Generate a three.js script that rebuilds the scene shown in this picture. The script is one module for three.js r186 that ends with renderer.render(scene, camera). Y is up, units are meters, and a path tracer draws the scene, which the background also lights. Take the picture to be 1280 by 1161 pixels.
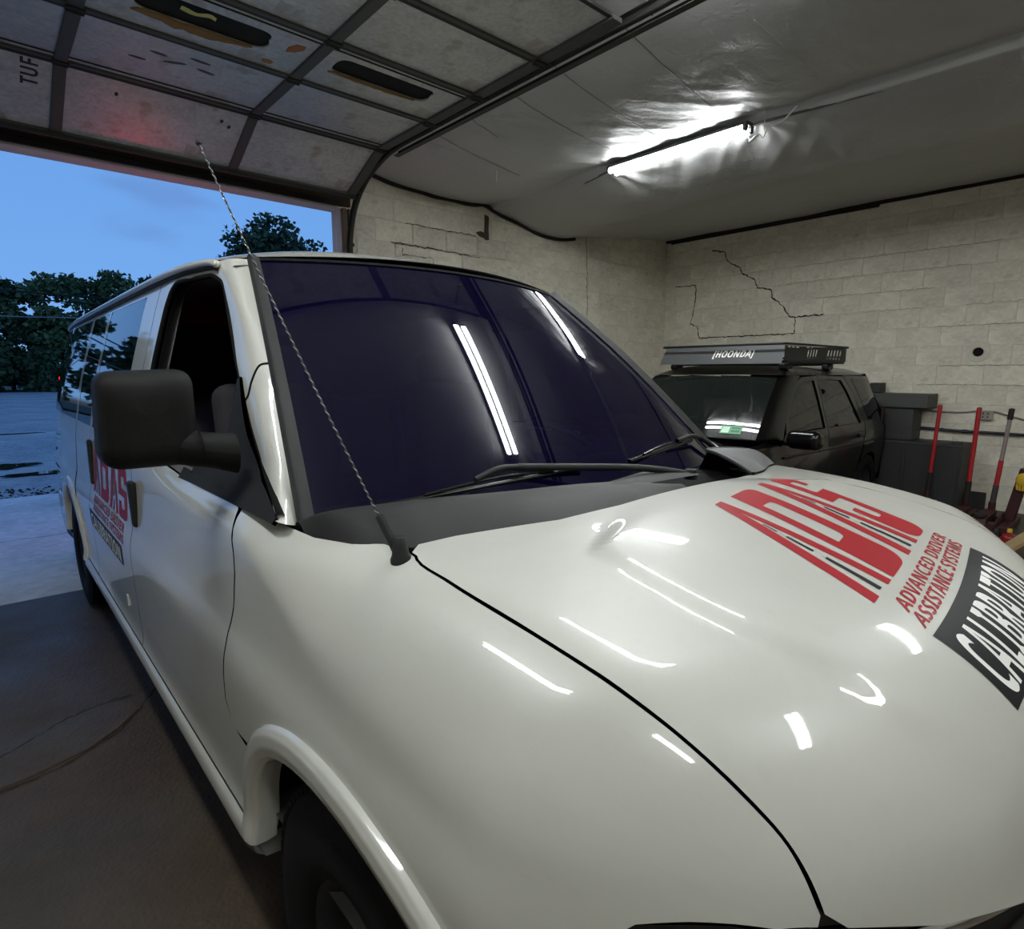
import * as THREE from 'three';
import { mergeGeometries, mergeVertices } from 'three/addons/utils/BufferGeometryUtils.js';
import { RoundedBoxGeometry } from 'three/addons/geometries/RoundedBoxGeometry.js';
import { RectAreaLightUniformsLib } from 'three/addons/lights/RectAreaLightUniformsLib.js';

// ------------------------------------------------------------------ camera
const scene = new THREE.Scene();
const V = (x, y, z) => new THREE.Vector3(x, y, z);
const camera = new THREE.PerspectiveCamera(2 * Math.atan(580.5 / 745.5) * 180 / Math.PI, 1280 / 1161, 0.05, 400);
camera.rotation.order = 'YXZ';
camera.rotation.set(-8.77 * Math.PI / 180, -41.6 * Math.PI / 180, 0);
camera.position.set(-1.391, 1.573, 0.914);
scene.add(camera);

// ------------------------------------------------------------------ renderer, exposure
const renderer = new THREE.WebGLRenderer({ antialias: true });
renderer.toneMapping = THREE.LinearToneMapping;
renderer.toneMappingExposure = 1.0;
renderer.shadowMap.enabled = true;
renderer.shadowMap.type = THREE.PCFSoftShadowMap;
RectAreaLightUniformsLib.init();

// ------------------------------------------------------------------ noise
let seed = 20240611;
const rnd = () => { seed = (seed + 0x6d2b79f5) | 0; let t = Math.imul(seed ^ (seed >>> 15), 1 | seed); t = (t + Math.imul(t ^ (t >>> 7), 61 | t)) ^ t; return ((t ^ (t >>> 14)) >>> 0) / 4294967296; };
const rr = (a, b) => a + (b - a) * rnd();
const hash2 = (x, y) => { let h = Math.imul(x | 0, 374761393) ^ Math.imul(y | 0, 668265263); h = Math.imul(h ^ (h >>> 13), 1274126177); return ((h ^ (h >>> 16)) >>> 0) / 4294967296; };
const sstep = (a, b, x) => { const t = Math.min(1, Math.max(0, (x - a) / (b - a))); return t * t * (3 - 2 * t); };
function vnoise(x, y, wrap = 0) {
  let xi = Math.floor(x), yi = Math.floor(y); const fx = x - xi, fy = y - yi;
  const m = (n) => wrap ? ((n % wrap) + wrap) % wrap : n;
  const u = fx * fx * (3 - 2 * fx), v = fy * fy * (3 - 2 * fy);
  const a = hash2(m(xi), m(yi)), b = hash2(m(xi + 1), m(yi)), c = hash2(m(xi), m(yi + 1)), d = hash2(m(xi + 1), m(yi + 1));
  return a + (b - a) * u + (c - a) * v + (a - b - c + d) * u * v;
}
function fbm(x, y, oct = 4, wrap = 0) { let s = 0, a = 0.5, n = 0; for (let i = 0; i < oct; i++) { s += a * vnoise(x, y, wrap); n += a; a *= 0.5; x *= 2; y *= 2; wrap *= 2; } return s / n; }
const lerp = (a, b, t) => a + (b - a) * t;
const mix3 = (a, b, t) => [lerp(a[0], b[0], t), lerp(a[1], b[1], t), lerp(a[2], b[2], t)];

// ------------------------------------------------------------------ sky: blue hour, a few thin clouds
{
  const W = 1024, H = 512, d = new Float32Array(W * H * 4);
  for (let j = 0; j < H; j++) {
    const el = ((j + 0.5) / H - 0.5) * Math.PI, s = Math.max(0, Math.sin(el));
    for (let i = 0; i < W; i++) {
      const az = (i + 0.5) / W * Math.PI * 2;
      let c = mix3([0.215, 0.475, 0.93], [0.075, 0.225, 0.66], Math.pow(s, 0.62));
      const cx = Math.cos(az) / (s + 0.25), cy = Math.sin(az) / (s + 0.25);
      const cl = sstep(0.56, 0.78, fbm(cx * 2.2 + 7, cy * 4.5 + 3, 5)) * sstep(0.02, 0.2, s);
      c = mix3(c, [0.135, 0.275, 0.62], 0.75 * cl);
      if (el < 0) c = [0.06, 0.075, 0.1];
      const o = (j * W + i) * 4; d[o] = c[0]; d[o + 1] = c[1]; d[o + 2] = c[2]; d[o + 3] = 1;
    }
  }
  const t = new THREE.DataTexture(d, W, H, THREE.RGBAFormat, THREE.FloatType);
  t.mapping = THREE.EquirectangularReflectionMapping; t.magFilter = THREE.LinearFilter; t.needsUpdate = true;
  scene.background = t; scene.environment = t;
}
const SKY_STRENGTH = 1.0;
scene.backgroundIntensity = SKY_STRENGTH; scene.environmentIntensity = SKY_STRENGTH;

// ------------------------------------------------------------------ tube fixtures: rows 2.4 m apart under the ceiling film
// [x, y, z centre, length, in the frame]
const TUBE_RADIANCE = 60, TUBE_COLOR = new THREE.Color(0.965, 0.99, 0.985);
const FIXTURES = [[3.445, 3.5, -2.37, 1.42], [1.06, 3.56, -0.55, 1.42], [-1.62, 3.56, -0.55, 1.42], [1.06, 3.56, 3.3, 1.42], [3.445, 3.56, 1.7, 1.42], [-1.62, 3.56, 2.9, 1.42]];

// ------------------------------------------------------------------ naming and tagging
const taken = {};
function numbered(n) { const k = taken[n] = (taken[n] ?? -1) + 1; return k ? n + '_' + String(k).padStart(3, '0') : n; }
function tag(o, label, category, group, kind) { if (label) o.userData.label = label; if (category) o.userData.category = category; if (group) o.userData.group = group; if (kind) o.userData.kind = kind; return o; }
function thing(name, label, category, pos = [0, 0, 0], ry = 0, group) {
  const o = new THREE.Group(); o.name = numbered(name); o.position.set(...pos); o.rotation.y = ry; scene.add(o); return tag(o, label, category, group);
}
function struct(name, geo, mat, label) { const m = geo ? new THREE.Mesh(geo, mat) : new THREE.Group(); m.name = numbered(name); m.castShadow = m.receiveShadow = true; scene.add(m); m.userData.kind = 'structure'; if (label) m.userData.label = label; return m; }
function clean(g) { const h = g.index ? g.toNonIndexed() : g; for (const k of Object.keys(h.attributes)) if (!['position', 'normal', 'uv'].includes(k)) h.deleteAttribute(k); if (!h.attributes.normal) h.computeVertexNormals(); if (!h.attributes.uv) h.setAttribute('uv', new THREE.BufferAttribute(new Float32Array(h.attributes.position.count * 2), 2)); return h; }
const merge = (list) => { const l = list.flat(9).filter(Boolean).map(clean); return l.length === 1 ? l[0] : mergeGeometries(l); };
function part(parent, name, geos, mat, label) {
  const m = new THREE.Mesh(Array.isArray(geos) ? merge(geos) : geos, mat); m.name = parent === scene ? numbered(name) : name; m.castShadow = m.receiveShadow = true; parent.add(m); if (label) m.userData.label = label; return m;
}
// a child's name gets its number within its parent
function pnum(parent, name) { const n = parent.children.filter((c) => c.name === name || c.name.startsWith(name + '_0')).length; return n ? name + '_' + String(n).padStart(3, '0') : name; }
function sub(parent, name, geos, mat, label) { return part(parent, pnum(parent, name), geos, mat, label); }

// ------------------------------------------------------------------ geometry helpers
const T = (g, x = 0, y = 0, z = 0, rx = 0, ry = 0, rz = 0, s) => { const m = new THREE.Matrix4().compose(V(x, y, z), new THREE.Quaternion().setFromEuler(new THREE.Euler(rx, ry, rz)), s ? V(...s) : V(1, 1, 1)); return g.applyMatrix4(m); };
const box = (w, h, d, x = 0, y = 0, z = 0, rx, ry, rz) => T(new THREE.BoxGeometry(w, h, d), x, y, z, rx, ry, rz);
const rbox = (w, h, d, r, x = 0, y = 0, z = 0, rx, ry, rz, seg = 2) => T(new RoundedBoxGeometry(w, h, d, seg, Math.min(r, w / 2.01, h / 2.01, d / 2.01)), x, y, z, rx, ry, rz);
const cyl = (r0, r1, h, x = 0, y = 0, z = 0, rx, ry, rz, seg = 20) => T(new THREE.CylinderGeometry(r1, r0, h, seg), x, y, z, rx, ry, rz);
const tube = (pts, r, seg = 0, rad = 8, closed = false, tension = 0.5) => new THREE.TubeGeometry(new THREE.CatmullRomCurve3(pts.map((p) => p.isVector3 ? p : V(...p)), closed, 'catmullrom', tension), seg || pts.length * 6, r, rad, closed);
function rod(a, b, r, rad = 10) { const A = V(...a), B = V(...b), d = B.clone().sub(A), g = new THREE.CylinderGeometry(r, r, d.length(), rad); g.applyQuaternion(new THREE.Quaternion().setFromUnitVectors(V(0, 1, 0), d.normalize())); g.translate((A.x + B.x) / 2, (A.y + B.y) / 2, (A.z + B.z) / 2); return g; }
const lathe = (pts, seg = 32) => new THREE.LatheGeometry(pts.map((p) => new THREE.Vector2(...p)), seg);
function extrude(pts, depth, bevel = 0, curveSegments = 6) { const s = pts instanceof THREE.Shape ? pts : new THREE.Shape(pts.map((p) => new THREE.Vector2(...p))); return new THREE.ExtrudeGeometry(s, { depth, bevelEnabled: bevel > 0, bevelThickness: bevel, bevelSize: bevel, bevelOffset: -bevel, bevelSegments: 2, curveSegments }); }
// grid surface f(u, v) -> Vector3, u and v in 0..1
function grid(f, nu, nv, uvs = (u, v) => [u, v]) {
  const p = [], uv = [], ix = [];
  for (let j = 0; j <= nv; j++) for (let i = 0; i <= nu; i++) { const q = f(i / nu, j / nv); p.push(q.x, q.y, q.z); uv.push(...uvs(i / nu, j / nv, q)); }
  for (let j = 0; j < nv; j++) for (let i = 0; i < nu; i++) { const a = j * (nu + 1) + i, b = a + 1, c = a + nu + 1, d = c + 1; ix.push(a, b, d, a, d, c); }
  const g = new THREE.BufferGeometry(); g.setAttribute('position', new THREE.Float32BufferAttribute(p, 3)); g.setAttribute('uv', new THREE.Float32BufferAttribute(uv, 2)); g.setIndex(ix); g.computeVertexNormals(); return g;
}
// clip polygon (array of [u, v]) to the half plane n . p <= c
function clipHalf(poly, nx, ny, c) {
  const out = [];
  for (let i = 0; i < poly.length; i++) {
    const a = poly[i], b = poly[(i + 1) % poly.length], da = nx * a[0] + ny * a[1] - c, db = nx * b[0] + ny * b[1] - c;
    if (da <= 0) out.push(a);
    if ((da < 0 && db > 0) || (da > 0 && db < 0)) { const t = da / (da - db); out.push([a[0] + (b[0] - a[0]) * t, a[1] + (b[1] - a[1]) * t]); }
  }
  return out;
}
// A sheet-metal panel: polygon in (u, v) laid on the surface S(u, v); rim folds the edge inwards by `rim`
function panel(poly, S, du, dv, { rim = 0.012, side = 1, uv = (u, v) => [u, v], lift = 0 } = {}) {
  const P = [], N = [], U = [];
  const nrm = (u, v) => {
    const e = 1e-3, a = S(u + e, v).sub(S(u - e, v)), b = S(u, v + e).sub(S(u, v - e)), n = a.cross(b).normalize();
    return n.multiplyScalar(side);
  };
  const cache = new Map();
  const at = (u, v) => { const k = u.toFixed(5) + ',' + v.toFixed(5); let r = cache.get(k); if (!r) { const n = nrm(u, v), p = S(u, v).addScaledVector(n, lift); r = [p, n]; cache.set(k, r); } return r; };
  let u0 = 1e9, u1 = -1e9, v0 = 1e9, v1 = -1e9; for (const [u, v] of poly) { u0 = Math.min(u0, u); u1 = Math.max(u1, u); v0 = Math.min(v0, v); v1 = Math.max(v1, v); }
  const nu = Math.max(1, Math.ceil((u1 - u0) / du)), nv = Math.max(1, Math.ceil((v1 - v0) / dv)), su = (u1 - u0) / nu, sv = (v1 - v0) / nv;
  for (let i = 0; i < nu; i++) {
    const a = u0 + i * su, b = i === nu - 1 ? u1 : a + su;
    let col = clipHalf(clipHalf(poly, -1, 0, -a), 1, 0, b); if (col.length < 3) continue;
    for (let j = 0; j < nv; j++) {
      const c = v0 + j * sv, d = j === nv - 1 ? v1 : c + sv;
      const cell = clipHalf(clipHalf(col, 0, -1, -c), 0, 1, d); if (cell.length < 3) continue;
      const pts = cell.filter((q, k) => { const r = cell[(k + 1) % cell.length]; return Math.abs(q[0] - r[0]) + Math.abs(q[1] - r[1]) > 1e-7; }); if (pts.length < 3) continue;
      const tri = THREE.ShapeUtils.triangulateShape(pts.map((q) => new THREE.Vector2(...q)), []);
      for (let t of tri) {
        const [A, B, Cc] = t.map((k) => pts[k]); const ar = (B[0] - A[0]) * (Cc[1] - A[1]) - (B[1] - A[1]) * (Cc[0] - A[0]); if (Math.abs(ar) < 1e-12) continue;
        const ord = (ar > 0) === (side > 0) ? [A, B, Cc] : [A, Cc, B];
        for (const q of ord) { const [p, n] = at(q[0], q[1]); P.push(p.x, p.y, p.z); N.push(n.x, n.y, n.z); U.push(...uv(q[0], q[1])); }
      }
    }
  }
  if (rim) {
    for (let k = 0; k < poly.length; k++) {
      const A = poly[k], B = poly[(k + 1) % poly.length], n = Math.max(1, Math.ceil(Math.max(Math.abs(B[0] - A[0]) / du, Math.abs(B[1] - A[1]) / dv)));
      for (let s = 0; s < n; s++) {
        const q0 = [lerp(A[0], B[0], s / n), lerp(A[1], B[1], s / n)], q1 = [lerp(A[0], B[0], (s + 1) / n), lerp(A[1], B[1], (s + 1) / n)];
        const [p0, n0] = at(...q0), [p1, n1] = at(...q1), i0 = p0.clone().addScaledVector(n0, -rim), i1 = p1.clone().addScaledVector(n1, -rim);
        const fn = p1.clone().sub(p0).cross(n0).normalize();
        for (const p of [p0, p1, i1, p0, i1, i0]) { P.push(p.x, p.y, p.z); N.push(fn.x, fn.y, fn.z); U.push(0, 0); }
      }
    }
  }
  const g = new THREE.BufferGeometry(); g.setAttribute('position', new THREE.Float32BufferAttribute(P, 3)); g.setAttribute('normal', new THREE.Float32BufferAttribute(N, 3)); g.setAttribute('uv', new THREE.Float32BufferAttribute(U, 2)); return g;
}
// monotone-ish smooth table lookup (Catmull-Rom on given knots)
function table(rows) {
  return (x) => {
    const n = rows.length; if (x <= rows[0][0]) return rows[0][1]; if (x >= rows[n - 1][0]) return rows[n - 1][1];
    let i = 0; while (x > rows[i + 1][0]) i++;
    const [x0, y0] = rows[i], [x1, y1] = rows[i + 1], h = x1 - x0, t = (x - x0) / h;
    const sl = (k) => (k <= 0 || k >= n - 1) ? (k <= 0 ? (rows[1][1] - rows[0][1]) / (rows[1][0] - rows[0][0]) : (rows[n - 1][1] - rows[n - 2][1]) / (rows[n - 1][0] - rows[n - 2][0])) : (rows[k + 1][1] - rows[k - 1][1]) / (rows[k + 1][0] - rows[k - 1][0]);
    const m0 = sl(i) * h, m1 = sl(i + 1) * h, t2 = t * t, t3 = t2 * t;
    return (2 * t3 - 3 * t2 + 1) * y0 + (t3 - 2 * t2 + t) * m0 + (-2 * t3 + 3 * t2) * y1 + (t3 - t2) * m1;
  };
}
function solve(f, a, b) { let fa = f(a); for (let i = 0; i < 44; i++) { const m = (a + b) / 2, fm = f(m); if ((fm > 0) === (fa > 0)) { a = m; fa = fm; } else b = m; } return (a + b) / 2; }

// ------------------------------------------------------------------ textures
function dataTex(n, f, srgb = true, m = n) {
  const d = new Uint8Array(n * m * 4);
  for (let j = 0; j < m; j++) for (let i = 0; i < n; i++) { const c = f(i / n, j / m, i, j), o = (j * n + i) * 4; for (let k = 0; k < 3; k++) d[o + k] = Math.max(0, Math.min(255, c[k])); d[o + 3] = c[3] ?? 255; }
  const t = new THREE.DataTexture(d, n, m, THREE.RGBAFormat); t.wrapS = t.wrapT = THREE.RepeatWrapping; t.magFilter = THREE.LinearFilter; t.minFilter = THREE.LinearMipmapLinearFilter; t.generateMipmaps = true; if (srgb) t.colorSpace = THREE.SRGBColorSpace; t.needsUpdate = true; return t;
}
const rep = (t, sx, sy = sx) => { const c = t.clone(); c.repeat.set(sx, sy); c.needsUpdate = true; return c; };
function canvasTex(w, h, draw) { const c = document.createElement('canvas'); c.width = w; c.height = h; const x = c.getContext('2d'); draw(x, w, h); const t = new THREE.CanvasTexture(c); t.colorSpace = THREE.SRGBColorSpace; t.needsUpdate = true; return t; }
const grey = (g) => [g, g, g];
const std = (color, roughness = 0.8, metalness = 0, o = {}) => new THREE.MeshStandardMaterial({ color, roughness, metalness, side: THREE.DoubleSide, ...o });
const phys = (color, roughness, metalness, o = {}) => new THREE.MeshPhysicalMaterial({ color, roughness, metalness, side: THREE.DoubleSide, ...o });

// ================================================================== the garage shell
const WX = 7.245, WZ = -5.0, WT = 0.2, XL = -4.2, ZF = 5.5, HC = 3.95, DX0 = -3.2, DX1 = 1.53, DH = 3.215;
const blotch = (u, v, a, b, n, o = 0) => fbm(u * a + o, v * a + o, 5, a) * b + n;
const texPaint = dataTex(512, (u, v) => {   // yellowed white paint on block: grime, rub marks, roller grain
  const a = fbm(u * 6, v * 6, 5, 6), g = fbm(u * 40, v * 40, 3, 40), d = sstep(0.62, 0.78, fbm(u * 9 + 3, v * 22 + 8, 4, 0));
  const k = 0.88 + 0.14 * a + 0.09 * (g - 0.5) - 0.05 * d; return [226 * k, 221 * k, 205 * k];
});
const texPaintBump = dataTex(512, (u, v) => grey(255 * (0.55 * fbm(u * 24, v * 24, 5, 24) + 0.45 * fbm(u * 90, v * 90, 2, 90))), false);
const matBlocks = [0.965, 1.0, 1.025].map((k) => std(new THREE.Color(k, k * 0.995, k * 0.975), 0.78, 0, { map: rep(texPaint, 0.9), bumpMap: rep(texPaintBump, 1.6), bumpScale: 0.0035 }));
const matMortar = std('#f4f1ea', 0.9, 0, { map: rep(texPaint, 1.1), bumpMap: rep(texPaintBump, 3), bumpScale: 0.004 });
const matPlain = std('#cbc7ba', 0.85, 0, { bumpMap: rep(texPaintBump, 2), bumpScale: 0.003 });
const matCrack = std('#332e26', 1);
const matRough = std('#ffffff', 0.82, 0, { map: rep(texPaint, 0.9), bumpMap: rep(texPaintBump, 2.2), bumpScale: 0.014 });
const matSpall = std('#5d4a40', 1, 0, { bumpMap: rep(texPaintBump, 6), bumpScale: 0.01 });
// one block: front face with worn chamfer, in the wall's own frame (x along, y up, z out of the wall); uv in metres
function blockGeo(w, h, d, ch, k) {
  const j = () => rr(-1, 1) * k, X = w / 2, Y = h / 2, P = [];
  const F = [[-X + ch + j(), -Y + ch + j(), d + j()], [X - ch + j(), -Y + ch + j(), d + j()], [X - ch + j(), Y - ch + j(), d + j()], [-X + ch + j(), Y - ch + j(), d + j()]];
  const M = F.map(([x, y], i) => [(i === 0 || i === 3 ? -X : X), (i < 2 ? -Y : Y), d - ch * 0.8]), B = M.map(([x, y]) => [x, y, -0.02]);
  const quad = (a, b, c, e) => P.push(...a, ...b, ...c, ...a, ...c, ...e);
  quad(...F); for (let i = 0; i < 4; i++) { const n = (i + 1) % 4; quad(M[i], M[n], F[n], F[i]); quad(B[i], B[n], M[n], M[i]); }
  const g = new THREE.BufferGeometry(); g.setAttribute('position', new THREE.Float32BufferAttribute(P, 3)); g.computeVertexNormals();
  const ox = rr(0, 9), oy = rr(0, 9), U = []; for (let i = 0; i < P.length; i += 3) U.push(P[i] + ox, P[i + 1] + oy + P[i + 2]); g.setAttribute('uv', new THREE.Float32BufferAttribute(U, 2)); return g;
}
function blockWall(wall, place, len, y0, y1, yOff, rough, keep) {   // place(m, s, y): s metres along, wall is the parent
  const L = 0.456, H = 0.228, jt = 0.004, full = [0, 1, 2, 3, 4, 5].map((i) => blockGeo(L - jt, H - jt, 0.004, 0.0045, rough * 0.0012)), roughs = [0, 1, 2, 3].map(() => blockGeo(L - jt * 1.8, H - jt * 1.8, 0.013, 0.012, 0.004));
  const rest = []; let row = 0;
  for (let y = yOff; y < y1; y += H, row++) {
    if (y + H <= y0) continue;
    for (let s = -((row % 2) * L) / 2; s < len - 0.02; s += L) {
      const a = Math.max(0, s), b = Math.min(len, s + L), yb = Math.max(y0, y), yt = Math.min(y1, y + H); if (b - a < 0.04 || yt - yb < 0.04) continue;
      const whole = b - a > L - 0.01 && yt - yb > H - 0.01, how = keep((a + b) / 2, (yb + yt) / 2);
      const g = whole ? (how === 'rough' ? roughs[Math.floor(rnd() * 4)] : full[Math.floor(rnd() * 6)]) : blockGeo(b - a - jt, yt - yb - jt, 0.004, 0.0045, 0.0012), mt = how === 'rough' ? matRough : matBlocks[Math.floor(rnd() * 3)];
      if (how) { const m = new THREE.Mesh(g, mt); m.name = pnum2(wall, 'block'); place(m, (a + b) / 2, (yb + yt) / 2); m.castShadow = m.receiveShadow = true; wall.add(m); }
      else { const m = new THREE.Mesh(g); place(m, (a + b) / 2, (yb + yt) / 2); m.updateMatrix(); rest.push(g.clone().applyMatrix4(m.matrix)); }
    }
  }
  if (rest.length) { const m = part(wall, 'block_courses', rest, matBlocks[1]); m.userData.kind = 'stuff'; }
}
const counts = new Map();
function pnum2(p, n) { const k = p.uuid + n, c = counts.get(k) ?? 0; counts.set(k, c + 1); return c ? n + '_' + String(c).padStart(3, '0') : n; }
// a jagged crack: a narrow dark gash along a polyline in the wall's plane
function crackGeo(pts, w, to) {
  const P = []; let prev = null;
  for (let i = 0; i < pts.length - 1; i++) { const [a, b] = [pts[i], pts[i + 1]], n = Math.max(2, Math.ceil(Math.hypot(b[0] - a[0], b[1] - a[1]) / 0.03));
    for (let k = 0; k < n; k++) { const t = k / n, x = lerp(a[0], b[0], t) + rr(-1, 1) * 0.008, y = lerp(a[1], b[1], t) + rr(-1, 1) * 0.008, q = [x, y, w * rr(0.35, 1.15)];
      if (prev) { const dx = q[0] - prev[0], dy = q[1] - prev[1], l = Math.hypot(dx, dy) || 1, nx = -dy / l, ny = dx / l, A = to(prev[0] + nx * prev[2], prev[1] + ny * prev[2]), B = to(prev[0] - nx * prev[2], prev[1] - ny * prev[2]), C = to(q[0] - nx * q[2], q[1] - ny * q[2]), D = to(q[0] + nx * q[2], q[1] + ny * q[2]); P.push(...A, ...B, ...C, ...A, ...C, ...D); }
      prev = q; } }
  const g = new THREE.BufferGeometry(); g.setAttribute('position', new THREE.Float32BufferAttribute(P, 3)); g.computeVertexNormals(); return g;
}
{ // wall with the overhead door
  const wall = struct('wall_back', merge([
    T(new THREE.BoxGeometry(WX + 0.3 - DX1, HC, WT), (WX + 0.3 + DX1) / 2, HC / 2, WZ - WT / 2),
    T(new THREE.BoxGeometry(DX0 - XL + 0.2, HC, WT), (DX0 + XL - 0.2) / 2, HC / 2, WZ - WT / 2),
    T(new THREE.BoxGeometry(DX1 - DX0, HC - DH, WT), (DX1 + DX0) / 2, (HC + DH) / 2, WZ - WT / 2)]), matMortar);
  blockWall(wall, (m, s, y) => m.position.set(DX1 + 0.16 + s, y, WZ), WX - DX1 - 0.16, 0, 3.74, -0.002, 1, (s, y) => (y < 0.9 ? false : s < 2.1 && y > 2.2 && y < 3.3 && hash2(Math.round(s * 50), Math.round(y * 50)) > 0.25 ? 'rough' : true));
  const to = (x, y) => [x, y, WZ + 0.0155];
  sub(wall, 'crack', crackGeo([[5.25, 3.45], [5.28, 2.97], [5.3, 2.52], [5.29, 2.2]], 0.006, to), matCrack);
  sub(wall, 'crack', crackGeo([[2.1, 2.97], [2.45, 2.965], [2.9, 2.957], [3.35, 2.95]], 0.006, to), matCrack);
  sub(wall, 'crack', crackGeo([[2.3, 3.19], [2.9, 3.19], [3.3, 3.2]], 0.0045, to), matCrack);
  sub(wall, 'crack', crackGeo([[2.24, 2.96], [2.24, 2.85], [2.64, 2.86], [2.65, 2.72]], 0.005, to), matCrack);
  sub(wall, 'broken_face', extrude([[3.27, 3.235], [3.33, 3.26], [3.395, 3.25], [3.405, 3.4], [3.4, 3.46], [3.44, 3.455], [3.47, 3.44], [3.462, 3.3], [3.468, 3.175], [3.42, 3.165], [3.38, 3.19], [3.32, 3.2]], 0.004).translate(0, 0, WZ + 0.0135), matSpall, 'brown broken block face where the paint came off');
}
{ // long side wall behind the sport utility vehicle
  const wall = struct('wall_right', T(new THREE.BoxGeometry(WT, HC, ZF - WZ + 0.4), WX + WT / 2, HC / 2, (ZF + WZ) / 2), matMortar);
  blockWall(wall, (m, s, y) => { m.position.set(WX, y, WZ + s); m.rotation.y = -Math.PI / 2; }, ZF - WZ, 0, 3.74, 0.058 - 0.228, 1, (s, y) => s < 6.3 && y > 0.5);
  const to = (z, y) => [WX - 0.0085, y, z];
  const c1 = [[-4.19, 3.42], [-3.97, 3.37], [-3.92, 3.23], [-3.7, 3.1], [-3.67, 3.02], [-3.47, 2.91], [-3.42, 2.79], [-3.22, 2.75], [-3.2, 2.64], [-3.04, 2.51], [-2.93, 2.35], [-2.85, 2.338], [-2.45, 2.345]];
  const c2 = [[-2.85, 2.34], [-2.85, 2.115], [-3.01, 2.11], [-4.34, 2.11], [-4.37, 2.29], [-4.5, 2.335], [-4.44, 2.62], [-4.43, 2.93], [-4.85, 2.945]];
  sub(wall, 'crack', crackGeo(c1, 0.011, to), matCrack, 'stepped crack running down through the joints');
  sub(wall, 'crack', crackGeo(c2, 0.009, to), matCrack, 'stepped crack around two blocks near the corner');
  for (const [y, z0, z1] of [[2.345, -2.0, -1.3], [2.57, -2.6, -1.2], [2.8, -3.0, -0.9], [3.02, -2.9, -0.6], [1.65, -1.1, 0.4], [1.43, -1.3, 0.3], [2.11, -1.2, 0.2], [2.35, -0.9, 0.3]]) sub(wall, 'crack', crackGeo([[z0, y], [lerp(z0, z1, 0.4), y + 0.004], [z1, y]], 0.0032, to), std('#8a867b', 1));
  // pipe hole with a crude mortar collar
  const hole = sub(wall, 'pipe_hole', [T(lathe([[0.052, -0.05], [0.05, 0.012], [0.056, 0.016], [0.07, 0.014], [0.1, 0.006], [0.118, 0.0]], 28), WX - 0.006, 1.804, -0.739, 0, 0, Math.PI / 2)], matBlocks[1], 'round pipe hole with a crude mortar collar');
  part(hole, 'opening', T(new THREE.CircleGeometry(0.054, 24), WX - 0.009, 1.804, -0.739, 0, -Math.PI / 2, 0, [1.25, 0.95, 1]), std('#0b0a09', 1));
}
struct('wall_left', T(new THREE.BoxGeometry(WT, HC, ZF - WZ + 0.4), XL - WT / 2, HC / 2, (ZF + WZ) / 2), matPlain);
struct('wall_front', T(new THREE.BoxGeometry(WX - XL + 0.4, HC, WT), (WX + XL) / 2, HC / 2, ZF + WT / 2), matPlain);
struct('ceiling', T(new THREE.BoxGeometry(WX - XL + 0.4, 0.15, ZF - WZ + 0.4), (WX + XL) / 2, HC + 0.075, (ZF + WZ) / 2), std('#3a352e', 1));

// ------------------------------------------------------------------ floor: oil-browned concrete, patched
const texFloor = dataTex(1024, (u, v) => {
  const X = u * 12, Z = v * 12, a = fbm(X * 0.9, Z * 0.9, 5), b = fbm(X * 3 + 40, Z * 3 + 11, 4), g = fbm(X * 22, Z * 22, 2), oil = sstep(0.55, 0.72, fbm(X * 0.55 + 9, Z * 0.55 + 4, 4)), rust = sstep(0.48, 0.68, fbm(X * 0.8 + 31, Z * 0.8 + 57, 4));
  let c = mix3([84, 76, 64], [64, 56, 45], a); c = mix3(c, [74, 55, 37], 0.6 * rust); c = mix3(c, [38, 34, 29], 0.6 * oil);
  const k = 0.8 + 0.28 * b + 0.14 * g; return [c[0] * k, c[1] * k, c[2] * k];
});
const texFloorRough = dataTex(512, (u, v) => grey(120 + 110 * fbm(u * 8, v * 8, 5, 8)), false);
const texFine = dataTex(512, (u, v) => grey(255 * (0.5 * fbm(u * 16, v * 16, 4, 16) + 0.5 * fbm(u * 128, v * 128, 2, 128))), false);
const matFloor = std('#ffffff', 0.9, 0, { map: rep(texFloor, 1 / 12), roughnessMap: rep(texFloorRough, 1 / 3), bumpMap: rep(texFine, 1 / 1.3), bumpScale: 0.004 });
const flat = (x0, x1, z0, z1, y, n = 1) => grid((u, v) => V(lerp(x0, x1, u), y, lerp(z1, z0, v)), n, n, (u, v, q) => [q.x, q.z]);
{
  const floor = struct('floor', merge([flat(XL, WX, -4.3, ZF, 0), box(WX - XL, 0.2, ZF - WZ + WT, (WX + XL) / 2, -0.106, (ZF + WZ - WT) / 2)]), matFloor);
  // an old saw-cut repair beside the van, its edge broken away
  const rim = [[-1.62, -2.02], [-1.45, -2.17], [-1.27, -2.3], [-1.1, -2.36], [-0.99, -2.33], [-0.98, -2.2], [-1.08, -2.08], [-1.2, -1.99], [-1.4, -1.93], [-1.66, -1.9]];
  part(floor, 'repair_patch', extrude(rim.map(([x, z]) => [x, -z]), 0.006, 0.003).rotateX(-Math.PI / 2).translate(0, -0.001, 0), matFloor);
  sub(floor, 'crack', crackGeo([[-1.9, -1.95], [-1.62, -1.88], [-1.3, -1.92], [-1.08, -2.05], [-0.93, -2.28], [-0.8, -2.5]], 0.006, (x, z) => [x, 0.004, z]), matCrack);
  sub(floor, 'crack', crackGeo([[-1.66, -2.02], [-1.42, -2.2], [-1.24, -2.33], [-1.06, -2.38], [-0.95, -2.36]], 0.005, (x, z) => [x, 0.0065, z]), matCrack);
}

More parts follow.
